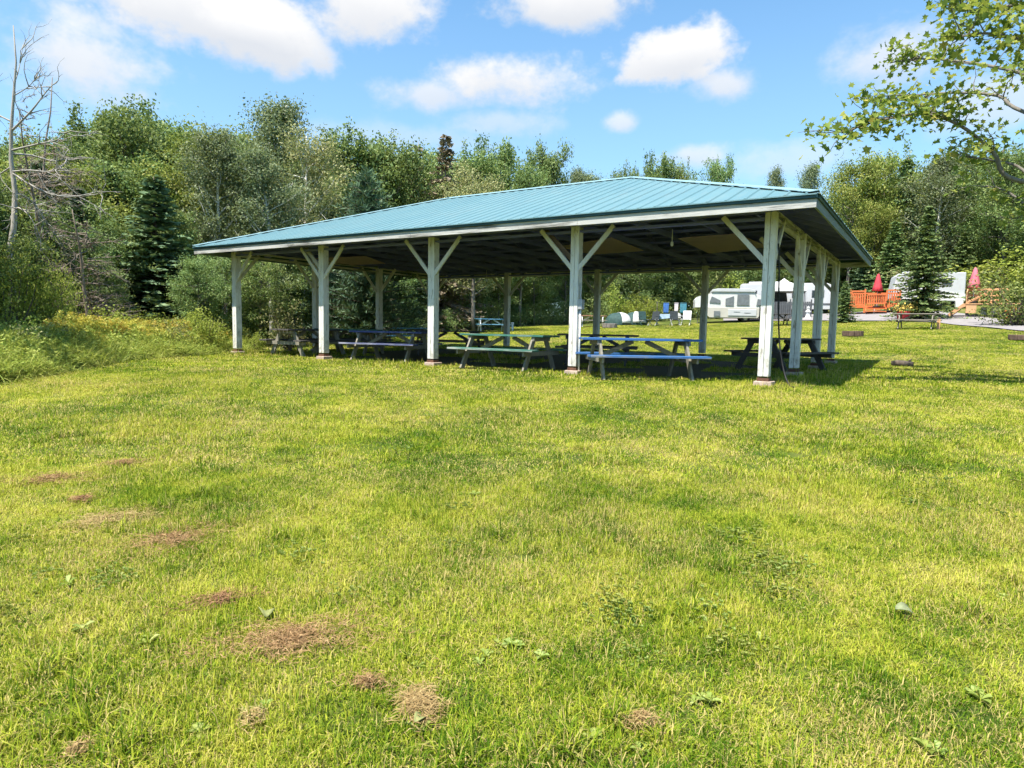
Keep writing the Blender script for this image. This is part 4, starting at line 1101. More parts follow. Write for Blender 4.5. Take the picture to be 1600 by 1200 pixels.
# ---- uncut margin: reeds, tall grass and goldenrod
def margin():
    rng = np.random.default_rng(19); protos = []
    def pr(parts, mat): V, F, A = join_np(parts); protos.append(np_mesh('tall_plants', V, F, mat, A))
    for i in range(3): pr([blades(rng, 150, .7, .55, .011, .5, .4)], M['l_reed'])
    for i in range(2):      # leafy stalks
        C = []; 
        for s in range(26):
            q = rng.uniform(-.35, .35, 2); hh = rng.uniform(.5, 1.0)
            for k in range(26): C.append((q[0]+rng.normal(0, .035), q[1]+rng.normal(0, .035), hh*(k+1)/26))
        C = np.array(C); V, F = leaf_quads(rng, C, rng.normal(0, .4, C.shape), .085, .34)
        A = np.stack([np.repeat(rng.random(len(C)), 4)]*2+[np.repeat(rng.random(len(C)), 4)], 1); protos.append(np_mesh('leafy_stalks', V, F, M['l_fresh'], A))
    C = []
    for s in range(12):     # goldenrod heads
        q = rng.uniform(-.35, .35, 2); hh = rng.uniform(.72, 1.02)
        for k in range(46): C.append((q[0]+rng.normal(0, .045), q[1]+rng.normal(0, .045), hh+rng.normal(0, .04)))
    C = np.array(C); V, F = leaf_quads(rng, C, rng.normal(0, .4, C.shape)+(0, 0, .6), .034, .7)
    A = np.stack([np.repeat(rng.random(len(C)), 4)]*3, 1); protos.append(np_mesh('goldenrod', V, F, M['goldenrod'], A))
    P = []; S = []; I = []
    def put(px, D, i, h, w=1.0):
        p = on_ground(px, D); P.append((p[0], p[1], p[2]-.02)); S.append((w, w, h)); I.append(i)
    E = lambda px: np.interp(px, [-900, 0, 100, 200, 310, 450, 600], [10, 12.6, 14.6, 17.0, 20.3, 25, 31])
    for k in range(3900):
        px = rng.uniform(-420, 372); d = abs(rng.normal(0, 1))*2.6+.1 if rng.random() < .55 else rng.uniform(.1, 8.5)
        D = E(px)+d; e = min(1, .35+d*.34)
        f = rng.random()
        h = e*rng.uniform(.5, 1.0)*(1.0 if px < 130 else .9)
        if px > 295: h *= .72
        if px < 110: h *= .8
        gold = 100 < px < 345 and d > 1.5
        if (d < .9 and f < .7) or f < (.25 if px < 130 else .18): put(px, D, rng.integers(0, 3), h*1.35)
        elif gold and f < .6: put(px, D, 3+rng.integers(0, 2), h); put(px, D, 5, h)
        else: put(px, D, 3+rng.integers(0, 2), h)
    n = len(P); rot = np.zeros((n, 3)); rot[:, 2] = rng.uniform(0, 6.28, n)
    scatter('uncut_meadow', P, rot, S, I, protos, 'tall uncut grass and flowering goldenrod along the left wood edge', 'meadow')
margin()
tree('bush', 1, 322, 492, 21.6, 'rounded light green leafy bush next to the leftmost shelter post', cat='shrub', wide=.95)
tree('bush', 3, 268, 500, 20.2, 'dry pinkish weed bush left of the rounded light green one', cat='shrub', wide=.8)
tree('bush', 1, 215, 492, 20.5, 'light green weed bush among the goldenrod', cat='shrub', wide=1.1)
tree('bush', 1, 398, 520, 23.2, 'small fresh bush just right of the leftmost shelter post', cat='shrub', wide=1.0)

for v, px, yt, D, w, lab in ((1, 150, 498, 17.6, 1.2, 'light green weed clump in front of the goldenrod'), (3, 62, 505, 15.6, 1.0, 'dry yellowish weed clump near the left edge'), (1, 20, 498, 15.4, 1.0, 'light green weed clump at the very left edge of the meadow'),
        (1, 112, 484, 18.2, 1.2, 'tall light green weed clump where the goldenrod begins'), (1, 180, 486, 20.6, 1.3, 'broad yellow-green weed clump in the middle of the goldenrod'), (0, 345, 500, 23.5, 1.3, 'leafy weed clump tucked behind the leftmost shelter post'), (1, 250, 488, 21.8, 1.3, 'yellow-green weed clump below the dark spruce'), (1, 295, 486, 22.6, 1.2, 'light green weed clump right of the dark spruce')):
    tree('bush', v, px, yt, D, lab, cat='shrub', wide=w)
# ---- maple at the right whose bough hangs into the picture
def near_maple():
    rng = np.random.default_rng(8); D = 14.5
    b = on_ground(1790, D+.5)
    T = thing('maple_tree', 'near maple standing off to the side whose leafy bough hangs in at top right', 'tree', b)
    tpts = [np.array([0, 0, -.05]), np.array([-.05, .1, 1.2]), np.array([.05, .05, 2.6]), np.array([0, .1, 4.2]), np.array([.1, 0, 6.0]), np.array([.0, .1, 8.2])]
    sp = spline(tpts, 4); MB().tube(sp, list(np.linspace(.21, .05, len(sp))), 10).build('trunk', M['bark_grey'], T, True)
    C = []; G = []
    def bough(h, pxs, rad, dens, sub=7, side=.62):
        p = [np.array([0, .05, h])]+[at_dist(x, y, D+dd)-b for x, y, dd in pxs]
        s = [np.array(q) for q in spline(p, 6)]; m = MB(); m.tube(s, list(np.linspace(rad, .010, len(s))), 7)
        L = len(s)
        for k in range(sub):
            i = rng.integers(int(L*.35), L-1); d = s[i+1]-s[i]; d = d/np.linalg.norm(d)
            d = d*.7+rng.normal(0, .75, 3)*np.array([1, 1, .55]); ln = side*rng.uniform(.5, 1.35)
            w = wander(rng, s[i], d, ln, 5, .2, .02); m.tube(w, [.014, .011, .008, .006, .005, .003], 5, False)
            for q in w[2:]:
                g = rng.random()
                n = int(dens*rng.uniform(.5, 1.5)); C.append(q+rng.normal(0, 1, (n, 3))*np.array([.17, .17, .10])); G.append(np.full(n, g))
        for q in s[int(L*.55):]:
            n = int(dens*.5); C.append(q+rng.normal(0, 1, (n, 3))*np.array([.16, .16, .10])); G.append(np.full(n, rng.random()))
        m.build('bough', M['bark_grey'], T, True)
    bough(3.3, [(1590, 282, 0), (1552, 238, -.2), (1500, 196, -.5), (1440, 178, -.8), (1370, 190, -1.2), (1315, 208, -1.5)], .045, 6, 26)
    bough(3.9, [(1600, 175, .8), (1560, 150, 1.2), (1490, 145, 1.5), (1420, 150, 1.6), (1365, 160, 1.7)], .04, 5, 18)
    bough(4.3, [(1640, 130, 1.0), (1580, 110, 1.8), (1500, 96, 2.3), (1440, 92, 2.6), (1390, 98, 2.8)], .05, 5, 18)
    bough(4.9, [(1650, 70, -.4), (1600, 62, -.8), (1540, 52, -1.0), (1490, 60, -1.2)], .05, 5, 18)
    bough(5.6, [(1650, 20, -.3), (1590, 8, -.2), (1530, 18, -.2), (1490, 6, -.2)], .05, 5, 20)
    bough(3.6, [(1650, 300, .5), (1590, 260, .6), (1545, 250, .8), (1500, 244, 1.0)], .04, 4, 8)
    bough(3.0, [(1680, 330, 1.0), (1620, 330, 1.2), (1575, 300, 1.4), (1540, 290, 1.6)], .04, 4, 10)
    for k in range(16):                 # the rest of the crown, out of frame
        az = rng.uniform(-.5, 1.5); h = rng.uniform(3.0, 7.5); ln = 3.4*(1.1-h/11)
        q = wander(rng, (0, 0, h), (math.cos(az), math.sin(az), .45), ln, 7, .12)
        m = MB(); m.tube(q, list(np.linspace(.05, .008, 8)), 6, False); m.build('bough', M['bark_grey'], T, True)
        for p in q[2:]:
            for j in range(4):
                n = 16; C.append(p+rng.normal(0, .38, 3)+rng.normal(0, 1, (n, 3))*.2); G.append(np.full(n, rng.random()))
    C = np.concatenate(C); G = np.concatenate(G); n = len(C)
    # maple leaf: five points, folded along the midrib
    out = np.array([(0, -.5), (.12, -.22), (.44, -.26), (.34, -.04), (.50, .18), (.24, .20), (0, .55), (-.24, .20), (-.50, .18), (-.34, -.04), (-.44, -.26), (-.12, -.22)])
    N = rng.normal(0, .55, (n, 3)); N[:, 2] += .8; N /= np.linalg.norm(N, axis=1)[:, None]
    Tt = rng.normal(0, 1, (n, 3)); Tt[:, 2] -= .8; Tt -= N*(Tt*N).sum(1)[:, None]; Tt /= np.linalg.norm(Tt, axis=1)[:, None]; B = np.cross(N, Tt)
    S = .125*rng.uniform(.55, 1.4, n)
    V = C[:, None, :]+(out[None, :, 0, None]*B[:, None, :]+out[None, :, 1, None]*Tt[:, None, :]+np.abs(out[None, :, 0, None])*.35*N[:, None, :])*S[:, None, None]
    V = np.concatenate([C[:, None, :], V], 1); m = 13
    tri = np.array([(0, i+1, (i+1) % 12+1) for i in range(12)])
    F = (np.arange(n)[:, None, None]*m+tri[None]).reshape(-1, 3)
    A = np.stack([np.repeat(rng.random(n), m), np.repeat(G, m), np.repeat(rng.random(n), m)], 1)
    link('crown', np_mesh('crown', V.reshape(-1, 3), F, M['l_near'], A), T)
    print('near leaves', n)
near_maple()
# ------------------------------------------------------------------ the camp site beyond the lawn
def spot(px, D): p = on_ground(px, D); return p, facing(p)
def rounded(x0, x1, z0, z1, r0, r1, n=5):
    'outline in x,z with rounded upper corners'
    P = [(x0, z0), (x1, z0)]
    for i in range(n+1):
        a = i/n*math.pi/2; P.append((x1-r1+r1*math.cos(a), z1-r1+r1*math.sin(a)))
    for i in range(n+1):
        a = math.pi/2+i/n*math.pi/2; P.append((x0+r0+r0*math.cos(a), z1-r0+r0*math.sin(a)))
    return P
def wheel(T, x, y, r=.33):
    m = MB(); m.lathe([(r*.55, -.09), (r*.96, -.1), (r, -.06), (r, .06), (r*.96, .1), (r*.55, .09)], 18)
    m.V = [(v[0]+x, v[2]+y, v[1]+r) for v in m.V]; w = m.build('wheel', M['rubber'], T, True)
    m = MB(); m.lathe([(.04, -.11), (r*.5, -.10), (r*.58, -.06)], 14); m.V = [(v[0]+x, v[2]+y, v[1]+r) for v in m.V]; m.build('rim', M['metal_grey'], w, True)
def popup():
    p, rz = spot(1140, 50); T = thing('popup_camper', 'white folding tent camper with canvas sides and pull-out beds', 'camper', p, rz+.12)
    MB().prism([(-1.65, .42), (-1.5, .28), (1.75, .28), (1.85, .40), (1.85, 1.02), (-1.65, 1.02)], 1, -1.0, 1.0).build('body', M['rv_cream'], T, bevel=.03)
    MB().box((.7, -1.02, .66), (1.9, .05, .46)).build('storage_panel', M['rv_white'], T, bevel=.02)
    for i in range(2): MB().box((.35+i*.7, -1.05, .70-.06*i), (.42, .02, .03)).build('stripe', M['fence_grey'], T)
    MB().box((-1.0, -1.03, .58), (.42, .05, .34)).build('hatch', M['canvas_grey'], T)
    MB().prism([(-1.6, 1.02), (1.8, 1.02), (1.45, 2.12), (-1.3, 2.12)], 1, -.98, .98).build('canvas', M['canvas_white'], T)
    MB().prism([(-2.5, 1.0), (-1.58, 1.02), (-1.30, 2.05), (-2.35, 1.75), (-2.52, 1.55)], 1, -.9, .9).build('bunk_end', M['canvas_white'], T)
    MB().prism([(1.78, 1.02), (2.45, 1.0), (2.5, 1.5), (2.2, 1.72), (1.45, 2.05)], 1, -.9, .9).build('bunk_end', M['canvas_white'], T)
    MB().prism([(-1.42, 2.10), (1.55, 2.10), (1.5, 2.26), (1.1, 2.33), (-1.0, 2.33), (-1.38, 2.25)], 1, -1.06, 1.06).build('roof', M['rv_white'], T, bevel=.02)
    def win(poly): MB().prism(poly, 1, -1.03, -.985).build('window', M['canvas_grey'], T)
    win([(-1.55, 1.35), (-.8, 1.30), (-.8, 1.50), (-1.4, 1.78)]); win([(-.45, 1.15), (.10, 1.12), (.10, 1.80), (-.45, 1.62)])
    win([(.32, 1.18), (1.15, 1.18), (1.12, 1.92), (.34, 1.92)]); win([(1.62, 1.15), (2.2, 1.25), (2.1, 1.55), (1.7, 1.62)])
    MB().bar((1.85, 0, .36), (3.0, 0, .34), .10, .08).build('hitch', M['rubber'], T)
    wheel(T, .95, -.85, .3); wheel(T, .95, .85, .3)
popup()
def trailer_long():
    p, rz = spot(1226, 56); T = thing('travel_trailer', 'long white travel trailer parked behind the dark slatted fence', 'trailer', p, rz-.05); T.scale = (.95, .95, .9)
    MB().prism(rounded(-3.5, 3.6, .55, 2.75, .25, .75), 1, -1.15, 1.15).build('body', M['rv_white'], T, bevel=.03)
    MB().box((.0, -1.17, 1.0), (6.8, .02, .12)).build('stripe', M['fence_grey'], T)
    MB().box((-1.6, 0, 2.85), (2.6, .9, .22)).build('roof_unit', M['rv_white'], T, bevel=.05)
    for x, w in ((-2.6, .9), (.9, .8), (2.4, .9)):
        f = MB().box((x, -1.17, 1.85), (w, .03, .6)).build('window', M['fence_grey'], T, bevel=.03); MB().box((x, -1.19, 1.85), (w-.1, .02, .5)).build('pane', M['glass'], f)
    d = MB().box((-.6, -1.17, 1.55), (.66, .04, 1.8)).build('door', M['rv_cream'], T, bevel=.03); MB().box((-.35, -1.2, 1.5), (.05, .03, .12)).build('handle', M['metal_grey'], d)
    MB().tube([(3.55, -.6, 1.2), (3.75, -.6, 1.2)], .34, 14).build('spare_cover', M['canvas_grey'], T)
    for x in (-.2, .75): wheel(T, x+1.0, -1.0)
    MB().box((0, 0, .5), (6.4, 2.0, .14)).build('chassis', M['rubber'], T)
    for x in (-2.8, 2.8): MB().box((x, -.8, .22), (.1, .1, .46)).build('jack', M['metal_grey'], T)
trailer_long()
def canopy():
    p, rz = spot(1222, 52.5); T = thing('canopy_tent', 'white peaked canopy tent standing between the camper and the shelter posts', 'canopy', p, rz)
    r = 1.5; z0 = 2.15; P = [(-r, -r, z0), (r, -r, z0), (r, r, z0), (-r, r, z0), (-.35, -.35, 2.62), (.35, -.35, 2.62), (.35, .35, 2.62), (-.35, .35, 2.62), (0, 0, 2.92), (-r, -r, z0-.25), (r, -r, z0-.25), (r, r, z0-.25), (-r, r, z0-.25)]
    F = [(0, 1, 5, 4), (1, 2, 6, 5), (2, 3, 7, 6), (3, 0, 4, 7), (4, 5, 8), (5, 6, 8), (6, 7, 8), (7, 4, 8), (9, 10, 1, 0), (10, 11, 2, 1), (11, 12, 3, 2), (12, 9, 0, 3)]
    o = MB().add(P, F).build('canopy_cloth', M['canvas_white'], T); s = o.modifiers.new('thick', 'SOLIDIFY'); s.thickness = .01
    for x in (-1, 1):
        for y in (-1, 1): MB().tube([(x*(r-.05), y*(r-.05), 0), (x*(r-.05), y*(r-.05), z0)], .03, 6).build('leg', M['metal_grey'], T)
    MB().add([(-r+.02, r-.06, .1), (.5, r-.06, .1), (.2, r-.06, z0-.2), (-r+.02, r-.06, z0-.1)], [(0, 1, 2, 3)]).build('curtain', M['canvas_dark'], T)
canopy()
def slat_fence():
    p, rz = spot(1217, 50.5); T = thing('slat_fence', 'dark grey slatted screen fence in front of the long white trailer', 'fence', p, rz)
    rg = random.Random(3)
    for i in range(30):
        x = -1.95+i*.134; MB().box((x, 0, .66+rg.uniform(-.01, .01)), (.115, .025, 1.28)).build('slat', M['fence_grey'], T)
    for z in (.25, 1.1): MB().box((0, .035, z), (4.1, .04, .08)).build('rail', M['fence_grey'], T)
    for x in (-2.0, -.7, .7, 2.05): MB().box((x, .09, .72), (.09, .09, 1.5)).build('post', M['fence_grey'], T)
slat_fence()
def ornament():
    p, rz = spot(1262, 49.5); T = MB().lathe([(.26, 0), (.26, .08), (.16, .14), (.12, .45), (.19, .52), (.19, .56), (.10, .60), (.10, .74), (.13, .76), (.02, .90)], 12).build('garden_ornament', M['plastic_white'], None, True)
    T.location = p; tag(T, 'small white lighthouse-shaped garden ornament beside the dark fence', 'ornament')
ornament()
def trailer_right():
    p, rz = spot(1446, 54); T = thing('caravan', 'white caravan with dark end windows partly hidden by the spruce on the lane', 'trailer', p, rz+.22); T.scale = (.86, .86, .84)
    MB().prism([(-2.75, .75), (-2.35, .55), (2.3, .55), (2.3, 2.85), (-1.95, 2.95), (-2.45, 2.6)], 1, -1.1, 1.1).build('body', M['rv_white'], T, bevel=.06)
    MB().prism([(-2.6, .95), (-2.2, .62), (2.32, .62), (2.32, 1.15), (1.2, 1.35), (-1.8, 1.75)], 1, -1.13, -1.08).build('swoosh', M['canvas_white'], T)
    MB().box((-.1, 0, .45), (4.4, 1.9, .22)).build('chassis', M['rubber'], T)
    for x, w, z, h in ((1.05, .75, 2.15, .62), (-1.2, .9, 2.1, .5)):
        f = MB().box((x, -1.12, z), (w, .05, h)).build('window', M['rv_cream'], T, bevel=.06); MB().box((x, -1.15, z), (w-.12, .03, h-.12)).build('pane', M['glass'], f, bevel=.03)
    for y in (-.75, -.2, .45):
        f = MB().box((2.32, y, 2.1), (.04, .42, .85)).build('window', M['rv_cream'], T); MB().box((2.345, y, 2.1), (.03, .32, .74)).build('pane', M['glass'], f)
    for x in (-.3, .55): wheel(T, x, -.95)
    MB().bar((-2.7, 0, .6), (-3.7, 0, .5), .1, .1).build('hitch', M['rubber'], T)
    MB().tube([(-3.5, 0, 0), (-3.5, 0, .55)], .04, 6).build('jack', M['metal_grey'], T)
    MB().box((1.9, -1.3, .32), (.5, .35, .5)).build('step_box', M['canvas_white'], T, bevel=.03)
trailer_right()
def umbrella(px, D, zbase, h, mat, label):
    p, rz = spot(px, D); T = thing('parasol', label, 'parasol', (p[0], p[1], p[2]+zbase))
    MB().tube([(0, 0, 0), (0, 0, h)], .025, 7).build('pole', M['metal_grey'], T)
    wob = lambda k, z: 1+.16*math.cos(k*math.pi*.75)
    MB().lathe([(.03, h+.02), (.09, h-.10), (.16, h-.45), (.24, h-.85), (.30, h-1.12), (.26, h-1.15)], 16, (0, 0, 0), wob).build('canopy', M[mat], T, True)
    MB().lathe([(.24, 0), (.24, .05), (.06, .10)], 12).build('base', M['rubber'], T)
def orange_deck():
    p, rz = spot(1365, 51.5); T = thing('orange_deck', 'bright orange wooden deck with slatted railings beside the lane', 'deck', p, rz)
    for i in range(10): MB().box((0, -.9+i*.2, .36), (2.9, .19, .04)).build('deck_board', M['deck_orange'], T)
    for x in (-1.4, 0, 1.4):
        for y in (-.9, .95): MB().box((x, y, .16), (.12, .12, .36)).build('footing', M['plastic_white'] if y < 0 else M['stone'], T)
    def rail(x0, x1, y0, y1, zb, zt):
        n = max(4, int(math.hypot(x1-x0, y1-y0)/.13))
        for z in (zb, zt): MB().bar((x0, y0, z), (x1, y1, z), .05, .1).build('rail', M['deck_orange'], T)
        for i in range(n+1):
            t = i/n; MB().box((x0+(x1-x0)*t, y0+(y1-y0)*t+.03, (zb+zt)/2), (.06, .03, zt-zb)).build('baluster', M['deck_orange'], T)
    rail(-1.42, -.62, -1.0, -1.0, .55, 1.45); rail(.72, 1.42, -1.0, -1.0, .50, 1.5); rail(-.42, .62, -1.35, -1.35, .62, 1.2); rail(-1.42, 1.42, .98, .98, .5, 1.4)
    for x, y, h in ((-1.45, -1.0, 1.55), (-.6, -1.0, 1.6), (.68, -1.0, 1.5), (1.45, -1.0, 1.55), (-1.45, 1.0, 1.5), (1.45, 1.0, 1.5)): MB().box((x, y, h/2), (.1, .1, h)).build('post', M['deck_orange'], T)
    for i in range(3): MB().box((.1, -1.15-i*.24, .28-i*.1), (1.2, .22, .05)).build('step', M['deck_orange'], T)
    for s in (-.5, .68): MB().bar((s, -1.7, .04), (s, -1.0, .36), .04, .16).build('stringer', M['deck_orange'], T)
orange_deck()
umbrella(1368, 51.9, .38, 2.25, 'cloth_red', 'closed pinkish red parasol rising from the bright orange deck')
def tan_deck():
    p, rz = spot(1546, 47); T = thing('tan_deck', 'raised tan wooden deck with open railing near the picture edge', 'deck', p, rz)
    for i in range(8): MB().box((.1, -.8+i*.22, .72), (2.6, .21, .05)).build('deck_board', M['deck_tan'], T)
    for x in (-1.1, .1, 1.3):
        for y in (-.75, .75): MB().box((x, y, .35), (.12, .12, .72)).build('footing', M['wood_dark'], T)
    MB().box((-.9, -.85, .45), (.5, .05, .5)).build('skirt', M['deck_tan'], T)
    for x in (-1.15, -.55, .0, .55): MB().box((x, .82, 1.15), (.1, .1, .95)).build('post', M['deck_tan'], T)
    for z in (1.62, 1.28, 1.0): MB().box((-.2, .82, z), (2.0, .05, .11)).build('rail', M['deck_tan'], T)
    for z in (1.28, 1.62): MB().bar((-1.15, -.8, z-.25), (-1.15, .8, z), .05, .1).build('rail', M['deck_tan'], T)
    MB().bar((-1.15, -.8, .75), (-.1, .8, 1.5), .05, .1).build('brace', M['deck_tan'], T)
    for i in range(3): MB().box((-1.35-i*.22, -.5, .55-i*.18), (.24, .9, .05)).build('step', M['deck_tan'], T)
    for s in (-.95, -.05): MB().bar((-1.95, s, .05), (-1.2, s, .7), .05, .18).build('stringer', M['deck_tan'], T)
    for i, x in enumerate((-.3, .25, .75)): MB().box((x, .2, .35), (.3, .3, .42)).build('stored_crate', M['plastic_white' if i % 2 else 'metal_grey'], T)
tan_deck()
umbrella(1518, 47.6, .76, 2.05, 'cloth_pink', 'closed pink parasol standing behind the raised tan deck')
def chair(px, D, turn, mat, label, s=1.0, style=0):
    p, rz = spot(px, D); T = thing('lawn_chair', label, 'chair', p, rz+turn); m = M[mat]
    MB().prism([(-.26, .42), (.26, .40), (.26, .37), (-.26, .39)], 0, -.27, .27).build('seat', m, T)
    MB().prism([(.22, .40), (.26, .40), (.42, .98), (.37, .99)], 0, -.27, .27).build('backrest', m, T)
    for x in (-.27, .27):
        MB().bar((x, -.28, 0), (x, .24, .44), .03, .04).build('leg', M['metal_grey'] if style else m, T); MB().bar((x, .34, 0), (x, -.26, .42), .03, .04).build('leg', M['metal_grey'] if style else m, T)
        MB().box((x*1.08, .0, .62), (.05, .52, .03)).build('armrest', m, T)
chair(1584, 41.8, .5, 'deck_orange', 'low orange wooden chair at the foot of the raised tan deck')
chair(1006, 46.5, .4, 'tent_green', 'dark green folding chair right of the little tents')
chair(1021, 46.0, -.5, 'canvas_dark', 'black folding chair left of the cloth-covered table', style=1)
chair(1055, 45.5, .3, 'canvas_dark', 'black folding chair right of the cloth-covered table', style=1)
chair(1072, 45.8, -.2, 'plastic_white', 'white plastic chair below the hanging towels')
def tent(px, D, w, h, turn, label, seed):
    p, rz = spot(px, D); T = thing('dome_tent', label, 'tent', p, rz+turn)
    P = []; n = 14; m = 9
    for j in range(m):
        a = j/(m-1)*math.pi/2
        for k in range(n):
            t = 2*math.pi*k/n; q = w/2*math.cos(a)**.75*(1+.05*math.cos(4*t)); P.append((q*math.cos(t), q*math.sin(t)*.9, h*math.sin(a)))
    F = [(j*n+k, j*n+(k+1) % n, (j+1)*n+(k+1) % n, (j+1)*n+k) for j in range(m-1) for k in range(n)]
    MB().add(P, F).build('shell', M['tent_green'], T, True)
    A = [];
    for j in range(7):
        a = .12+j/6*1.35
        for k in range(4):
            t = -1.55+k*.42; q = w/2*math.cos(a)**.75*1.05; A.append((q*math.cos(t), q*math.sin(t)*.92, h*math.sin(a)*1.02+.02))
    o = MB().add(A, [(j*4+k, j*4+k+1, (j+1)*4+k+1, (j+1)*4+k) for j in range(6) for k in range(3)]).build('rain_fly', M['canvas_white'], T, True)
    sm = o.modifiers.new('thick', 'SOLIDIFY'); sm.thickness = .015
    for s in (-1, 1): MB().tube([(s*w*.5, 0, 0), (s*w*.36, 0, h*.66), (0, 0, h*1.03)], .015, 5).build('pole', M['metal_grey'], T)
tent(966, 47.5, 1.9, .85, .3, 'low dark tent with a white flap, next to the rose topped table', 1)
tent(992, 48, 1.7, .9, -.2, 'small dark tent with a broad white fly, right of the low dark one', 2)
def cloth_table():
    p, rz = spot(1044, 46.8); T = thing('camp_table', 'long camp table covered with pale blue cloths below the hanging towels', 'table', p, rz)
    MB().box((0, 0, .70), (1.7, .7, .04)).build('table_top', M['plastic_white'], T)
    MB().prism([(-.9, .36), (-.82, .74), (.15, .76), (.1, .48), (-.4, .42)], 1, -.39, .38).build('cloth', M['cloth_sky'], T)
    MB().prism([(.2, .5), (.2, .80), (.5, .92), (.8, .78), (.84, .5)], 1, -.38, .37).build('cloth', M['canvas_white'], T)
    for x in (-.75, .75):
        for y in (-.28, .28): MB().box((x, y, .34), (.05, .05, .69)).build('leg', M['plastic_white'], T)
cloth_table()
def washing():
    a = on_ground(1026, 49.5); b = on_ground(1090, 49.5); z = at_dist(1055, 473.5, 49.5)[2]
    T = thing('clothesline', 'thin clothesline strung between two poles at the dark trees', 'clothesline', a)
    q = b-a
    MB().tube([(0, 0, z-a[2]), tuple(q*.5+np.array([0, 0, z-a[2]-q[2]*.5-.03])), (q[0], q[1], z-a[2])], .012, 5).build('rope', M['cable'], T)
    MB().tube([(0, 0, 0), (0, 0, z-a[2]+.1)], .03, 6).build('pole', M['bark_grey'], T); MB().tube([(q[0], q[1], q[2]), (q[0], q[1], z-a[2]+.1)], .03, 6).build('pole', M['bark_grey'], T)
    u = q/np.linalg.norm(q); rg = random.Random(2)
    for px, w, h, mat, lab in ((1041, .40, .78, 'cloth_blue', 'blue towel hanging at one end of the clothesline'), (1057, .28, .66, 'cloth_white', 'white and pink towel hanging between the two blue ones'), (1068, .48, .76, 'cloth_teal', 'teal towel hanging beside the white and pink one')):
        c = at_dist(px, 474, 49.5); P = []; n = 9; m = 7
        for j in range(m):
            for k in range(n):
                s = (k/(n-1)-.5)*w*(1-.12*j/m); dy = .035*math.sin(k*2.1+j*.3)*(j/m); v = -h*j/(m-1)
                P.append((u[0]*s-u[1]*dy, u[1]*s+u[0]*dy, v))
        o = MB().add(P, [(j*n+k, j*n+k+1, (j+1)*n+k+1, (j+1)*n+k) for j in range(m-1) for k in range(n-1)]).build('towel', M[mat], None, True)
        sm = o.modifiers.new('thick', 'SOLIDIFY'); sm.thickness = .012
        o.location = (c[0], c[1], z+.012); tag(o, lab, 'towel', 'towels on the clothesline')
washing()
def fire_pit(px, D, label, w=.72, h=.26, mat='stone'):
    p, rz = spot(px, D); T = thing('fire_pit', label, 'fire pit', p, rz); rg = random.Random(int(px))
    n = 11
    for i in range(n):
        a = 2*math.pi*i/n; s = w*.5
        m = MB(); m.box((0, 0, 0), (w*.30, .13, h)); Mx = Matrix.Rotation(a+math.pi/2, 3, 'Z')
        m.V = [tuple(Mx @ Vector((v[0]*rg.uniform(.85, 1.1), v[1], v[2]*rg.uniform(.85, 1.1)))+Vector((s*math.cos(a), s*math.sin(a), h*.48))) for v in m.V]
        m.build('stone', M[mat], T, bevel=.02)
    MB().lathe([(s*.95, .0), (s*.9, .06), (.02, .09)], 12).build('ash', M['rubber'], T)
fire_pit(1334, 33, 'brown stone fire pit on the lawn just right of the shelter', .72, .24, 'rust')
fire_pit(953, 42.5, 'low dark fire pit on the lawn in front of the little tents', .8, .28)
fire_pit(1602, 31, 'fire pit at the right picture edge on the far lawn', .8, .2, 'rust')
def log_tuft():
    p, rz = spot(1415, 20.6); T = thing('old_log', 'short dark rotten log lying in the lawn right of the shelter', 'log', p, rz)
    m = MB(); m.tube([(-.26, 0, .06), (-.1, .02, .075), (.12, .0, .07), (.24, .03, .06)], [.075, .09, .085, .07], 9); m.build('wood', M['bark_brown'], T, True)
    m = MB(); m.tube([(.10, .02, .10), (.20, -.05, .20)], [.03, .018], 6); m.build('branch_stub', M['bark_brown'], T, True)
log_tuft()
def marker(px, D, h, w, label, cap=None):
    p, rz = spot(px, D); T = thing('marker_post', label, 'post', p, rz)
    MB().box((0, 0, h/2-.05), (w, w, h+.1)).build('shaft', M['plastic_white'] if not cap else M['deck_tan'], T, bevel=.01)
    MB().box((0, 0, h+.03), (w+.03, w+.03, .07)).build('cap', M['plastic_white'] if not cap else M['bark_brown'], T, bevel=.01)
marker(801, 38.5, .42, .12, 'short white post on the far lawn before the dark trees')
marker(1467, 37.5, .52, .14, 'short tan post with dark cap beside the grey picnic table on the open lawn', True)
def planter():
    p, rz = spot(1411, 44.5); T = thing('flower_planter', 'red pot of pale yellow flowers standing at the lane edge by the spruce', 'planter', p, rz)
    MB().lathe([(.22, 0), (.30, .12), (.36, .5), (.38, .55), (.33, .56)], 14).build('pot', M['cloth_red'], T, True)
    rng = np.random.default_rng(6); C = rng.normal(0, 1, (500, 3))*np.array([.28, .28, .12])+np.array([0, 0, .75]); V, F = leaf_quads(rng, C, (C-[0, 0, .6])*2, .09, .8)
    A = np.repeat(rng.random((500, 1)), 4, 0)*np.ones((1, 3)); link('flowers', np_mesh('flowers', V, F, M['flower_yellow'], A), T)
    C = rng.normal(0, 1, (400, 3))*np.array([.25, .25, .10])+np.array([0, 0, .6]); V, F = leaf_quads(rng, C, (C-[0, 0, .5])*2, .1, .6); A = np.repeat(rng.random((400, 1)), 4, 0)*np.ones((1, 3)); link('leaves', np_mesh('leaves', V, F, M['l_bush'], A), T)
planter()
